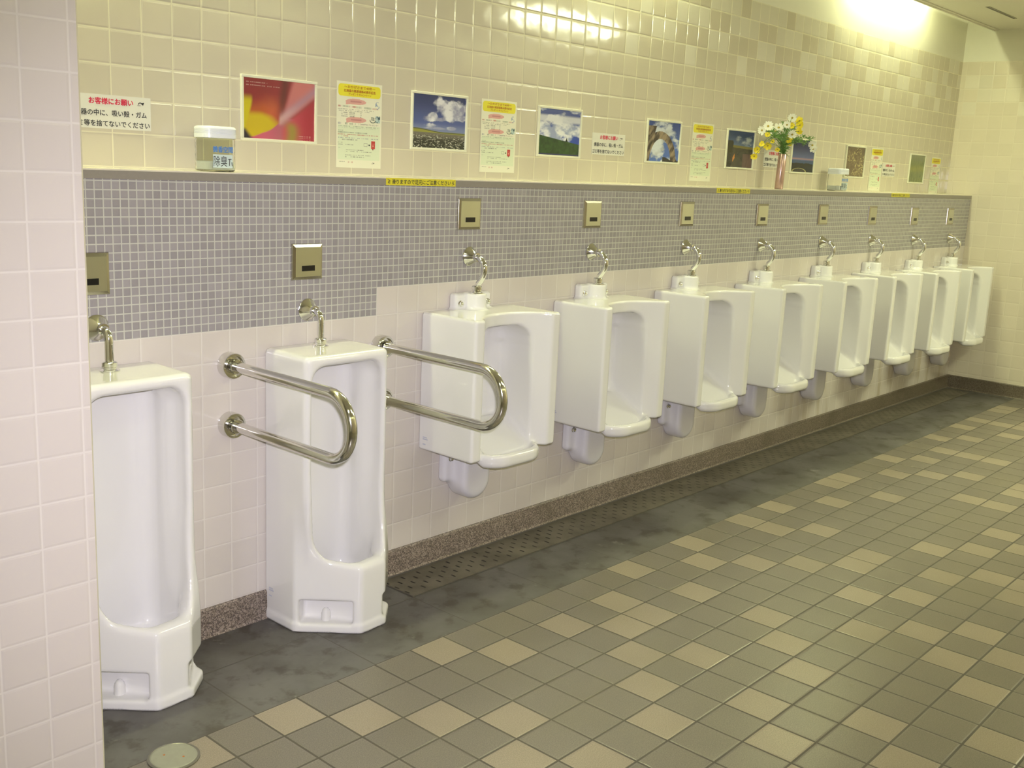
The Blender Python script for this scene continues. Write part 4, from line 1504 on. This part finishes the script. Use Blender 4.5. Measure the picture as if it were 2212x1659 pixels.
def air_freshener(px, label, first):
    p = onplane(px, 345, 1, 0.095)
    t = empty('air_freshener', (p[0], 0.095, ZL), label, 'air freshener', 'air fresheners on the ledge')
    a = 0.054
    hgt = 0.135
    zl = 0.100
    # clear pot
    secs = [superell(a * k, a * k * 0.92, 4.0, 48, z) for k, z in ((0.90, 0.001), (0.97, 0.004), (0.985, 0.012), (0.985, zl - 0.006), (0.95, zl))]
    inn = [superell((a - 0.0022) * k, (a * 0.92 - 0.0022) * k, 4.0, 48, z) for k, z in ((0.95, zl), (0.985, zl - 0.006), (0.985, 0.012), (0.93, 0.005))]
    v, f = loft(secs + inn)
    mesh_obj('clear_pot', v, f, M_CLEAR, t, smooth=True).data.set_sharp_from_angle(angle=math.radians(40))
    v, f = loft([superell(a * 0.93, a * 0.85, 4.0, 32, z) for z in (0.006, 0.030)])
    mesh_obj('gel', v, f, M_GEL, t)
    # ribbed lid
    secs = []
    prof = [(0.99, zl), (1.04, zl + 0.001), (1.045, zl + 0.010)]
    for i in range(4):
        z = zl + 0.0125 + i * 0.0042
        prof += [(1.045, z), (1.022, z + 0.0008), (1.022, z + 0.0018), (1.043, z + 0.0026)]
    prof += [(1.03, zl + 0.031), (0.97, zl + 0.0345), (0.85, zl + 0.036)]
    secs = [superell(a * k, a * k * 0.92, 4.0, 48, z) for k, z in prof]
    v, f = loft(secs)
    mesh_obj('lid', v, f, M_LID, t, smooth=True).data.set_sharp_from_angle(angle=math.radians(35))
    # label on the front
    yb = -a * 0.92 * 0.985 - 0.0006
    mesh_obj('label_sheet', [(-0.030, yb, 0.012), (0.034, yb, 0.012), (0.034, yb, 0.052), (-0.030, yb, 0.052)], [(0, 1, 2, 3)], pmat('label_pale', (0.56, 0.66, 0.66), 0.3), t)
    text_mesh('name_text', '微香空間', 0.02, M_BLUE, t, (-0.030, yb - 0.0002, 0.058), (0.064, 0.018), 0.03)
    text_mesh('brush_text', '除臭', 0.02, M_INK, t, (-0.028, yb - 0.0004, 0.016), (0.044, 0.032), 0.0)
    gg = G()
    for x0, z0, x1, z1 in ((0.019, 0.038, 0.030, 0.039), (0.024, 0.039, 0.023, 0.019), (0.031, 0.030, 0.032, 0.018)):
        dx, dz = x1 - x0, z1 - z0
        L = math.hypot(dx, dz)
        nx, nz = -dz / L * 0.0012, dx / L * 0.0012
        gg.add([(x0 - nx, yb - 0.0008, z0 - nz), (x1 - nx, yb - 0.0008, z1 - nz), (x1 + nx, yb - 0.0008, z1 + nz), (x0 + nx, yb - 0.0008, z0 + nz)], [(0, 1, 2, 3)])
    gg.obj('brush_strokes', M_INK, t)
    t.rotation_euler.z = math.radians(-8)
    return t


air_freshener(465, 'clear air freshener pot with ribbed white lid, left of the red flower picture', True)
air_freshener(1814, 'clear air freshener pot with white lid, right of the flower vase', False)

# ------------------------------------------------------------------ vase and flowers
pv = onplane(1683, 395, 1, 0.085)
VX, VY = pv[0], 0.085
t = empty('vase', (VX, VY, ZL), 'slim copper-coloured cylinder vase of flowers standing on the ledge', 'vase')
t.rotation_euler.y = math.radians(3.0)
VH = 0.192
G().lathe([(0.0225, 0.0005), (0.0235, 0.002), (0.0235, VH - 0.002), (0.0225, VH), (0.0205, VH), (0.0205, 0.02)], (0, 0, 0), 'z', 36).obj('vase_body', M_COPPER, t, smooth=True, angle=40)
MOUTH = np.array([VX + VH * math.sin(math.radians(3.0)), VY, ZL + VH - 0.01])


def orient(d):
    d = Vector(d).normalized()
    return d.to_track_quat('Z', 'Y').to_matrix()


def bloom(gp, gc, c, nrm, R, npet, wd, cup):
    """petals into gp, eye into gc"""
    Rm = orient(nrm)
    for k in range(npet):
        a = 2 * PI * k / npet + random.uniform(-0.12, 0.12)
        rr = R * random.uniform(0.88, 1.08)
        ca, sa = math.cos(a), math.sin(a)
        prof = [(0.12, 0.25), (0.45, 0.9), (0.8, 1.0), (1.0, 0.35)]
        vs = []
        for s_, wk in prof:
            zz = cup * s_ * s_ * rr + random.uniform(-0.03, 0.03) * rr
            for sg in (-1, 1):
                lx, ly = s_ * rr, sg * wd * wk * rr * 0.5
                q = Rm @ Vector((lx * ca - ly * sa, lx * sa + ly * ca, zz))
                vs.append(Vector(c) + q)
        gp.add(vs, [(0, 1, 3, 2), (2, 3, 5, 4), (4, 5, 7, 6)])
    vs = []
    n = 10
    for h_, r_ in ((0.0, 0.24), (0.10, 0.20), (0.16, 0.08)):
        for k in range(n):
            a = 2 * PI * k / n
            vs.append(Vector(c) + Rm @ Vector((r_ * R * math.cos(a), r_ * R * math.sin(a), h_ * R)))
    fs = []
    for i in range(2):
        for k in range(n):
            fs.append((i * n + k, i * n + (k + 1) % n, (i + 1) * n + (k + 1) % n, (i + 1) * n + k))
    fs.append(tuple(range(2 * n, 3 * n)))
    gc.add(vs, fs)


def stem_to(g, end, droop=0.0, r=0.0011):
    a0 = MOUTH + np.array([random.uniform(-.012, .012), random.uniform(-.012, .012), -0.05])
    m0 = MOUTH + np.array([0.25 * (end[0] - MOUTH[0]), 0.25 * (end[1] - MOUTH[1]), 0.03 + 0.35 * max(end[2] - MOUTH[2], 0.02)])
    m0[:2] = MOUTH[:2] + np.clip(m0[:2] - MOUTH[:2], -0.03, 0.03)
    m1 = 0.45 * m0 + 0.55 * np.array(end) + np.array([0, 0, 0.02 + droop])
    pts = smooth_path([a0, MOUTH + (a0 - MOUTH) * 0.3 * np.array([1, 1, 0]), m0, m1, end], 4)
    g.tube(pts, r, 6)
    return pts


CR = (235 and 9.218)
FLOW = [  # crop x, y, kind, radius, label
    (935, 180, 'w', 0.021, 'topmost white daisy in the copper vase'), (455, 345, 'w', 0.023, 'white daisy at the upper left of the bunch'), (665, 375, 'w', 0.025, 'large white daisy in the upper middle of the bunch'),
    (600, 450, 'w', 0.025, 'large white daisy in the centre left of the bunch'), (830, 320, 'w', 0.018, 'white daisy just under the topmost daisy'), (830, 450, 'w', 0.024, 'white daisy right of the middle of the bunch'),
    (935, 515, 'w', 0.022, 'white daisy above the large yellow bloom'), (330, 430, 'w', 0.020, 'leftmost white daisy of the bunch'), (1335, 725, 'w', 0.021, 'white daisy at the right tip of the bunch, before the dusk picture'),
    (1350, 800, 'w', 0.020, 'lowest white daisy, drooping at the right tip of the bunch'),
    (1080, 240, 'y', 0.019, 'upper yellow flower at the top right of the bunch'), (1090, 325, 'y', 0.019, 'yellow flower just below the upper right one'), (930, 335, 'y', 0.014, 'small yellow flower under the topmost daisy'),
    (445, 520, 'y', 0.013, 'small yellow flower below the upper left daisy'), (855, 600, 'y', 0.022, 'large yellow bloom at the centre right of the bunch'), (865, 680, 'y', 0.017, 'yellow flower right under the large yellow bloom'),
    (235, 810, 'y', 0.016, 'drooping yellow flower left of the white request sign'), (175, 945, 'y', 0.016, 'lowest yellow flower, drooping before the coast picture'), (445, 735, 'y', 0.018, 'drooping yellow flower above the white request sign'),
    (330, 700, 'y', 0.013, 'thin yellow flower hanging at the left of the bunch'), (640, 810, 'y', 0.012, 'small yellow flower just above the vase mouth'), (1060, 455, 'y', 0.018, 'yellow flower at the right edge of the bunch'),
    (540, 650, 'y', 0.010, 'tiny yellow flower in the lower left of the bunch')]
to_cam = Vector(CAM - MOUTH).normalized()
for cx, cy, kd, R, lb in FLOW:
    u, v = 1610 + cx / 9.218, 235 + cy / 9.218
    yy = VY + random.uniform(-0.05, 0.045)
    e = onplane(u, v, 1, yy)
    t = empty('daisy' if kd == 'w' else 'yellow_flower', tuple(MOUTH), lb, 'flower', 'white daisies in the copper vase' if kd == 'w' else 'yellow flowers in the copper vase')
    gs, gp, gc = G(), G(), G()
    stem_to(gs, e, 0.03 if e[2] < MOUTH[2] + 0.06 else 0.0)
    nr = to_cam + Vector((random.uniform(-.5, .5), random.uniform(-.4, .4), random.uniform(-0.1, .6)))
    if e[2] < MOUTH[2] + 0.05:
        nr = to_cam + Vector((0, 0, -0.5))
    bloom(gp, gc, e, nr, R * 1.22, 12 if kd == 'w' else 7, 0.40 if kd == 'w' else 0.7, 0.18 if kd == 'w' else 0.35)
    for gg, nm, mt in ((gs, 'stem', M_STEM), (gp, 'petals', M_PETW if kd == 'w' else M_PETY), (gc, 'flower_eye', M_CENT)):
        gg.v = [tuple(np.array(q) - MOUTH) for q in gg.v]
        gg.obj(nm, mt, t, smooth=True)
SPR = [(1180, 700, 'leafy green sprig reaching right across the dusk picture'), (1310, 620, 'upper green sprig at the right of the bunch, before the dusk picture'), (780, 300, 'tallest leafy green sprig in the middle of the bunch'), (420, 450, 'leafy green sprig at the left of the bunch'),
       (560, 580, 'leafy green sprig at the lower left of the bunch'), (930, 400, 'leafy green sprig between the white and yellow flowers'), (740, 560, 'thick green sprig just above the vase mouth'), (1000, 640, 'short green sprig leaning right above the vase')]
for cx, cy, lb in SPR:
    u, v = 1610 + cx / 9.218, 235 + cy / 9.218
    e = onplane(u, v, 1, VY + random.uniform(-0.03, 0.03))
    t = empty('leaf_sprig', tuple(MOUTH), lb, 'foliage', 'green sprigs in the copper vase')
    gs, gl = G(), G()
    pts = stem_to(gs, e, 0.0)
    for i in range(5, len(pts)):
        for q in range(7):
            p = Vector(pts[i])
            d = Vector((random.uniform(-1, 1), random.uniform(-1, 0.8), random.uniform(-0.3, 1.0))).normalized()
            L, w_ = random.uniform(0.020, 0.042), 0.0022
            sd_ = d.cross(to_cam).normalized() * w_
            mid = p + d * L * 0.5
            gl.add([p, mid + sd_, p + d * L + Vector((0, 0, -0.003)), mid - sd_], [(0, 1, 2, 3)])
    for gg, nm, mt in ((gs, 'stem', M_STEM), (gl, 'leaves', M_LEAF)):
        gg.v = [tuple(np.array(q) - MOUTH) for q in gg.v]
        gg.obj(nm, mt, t)
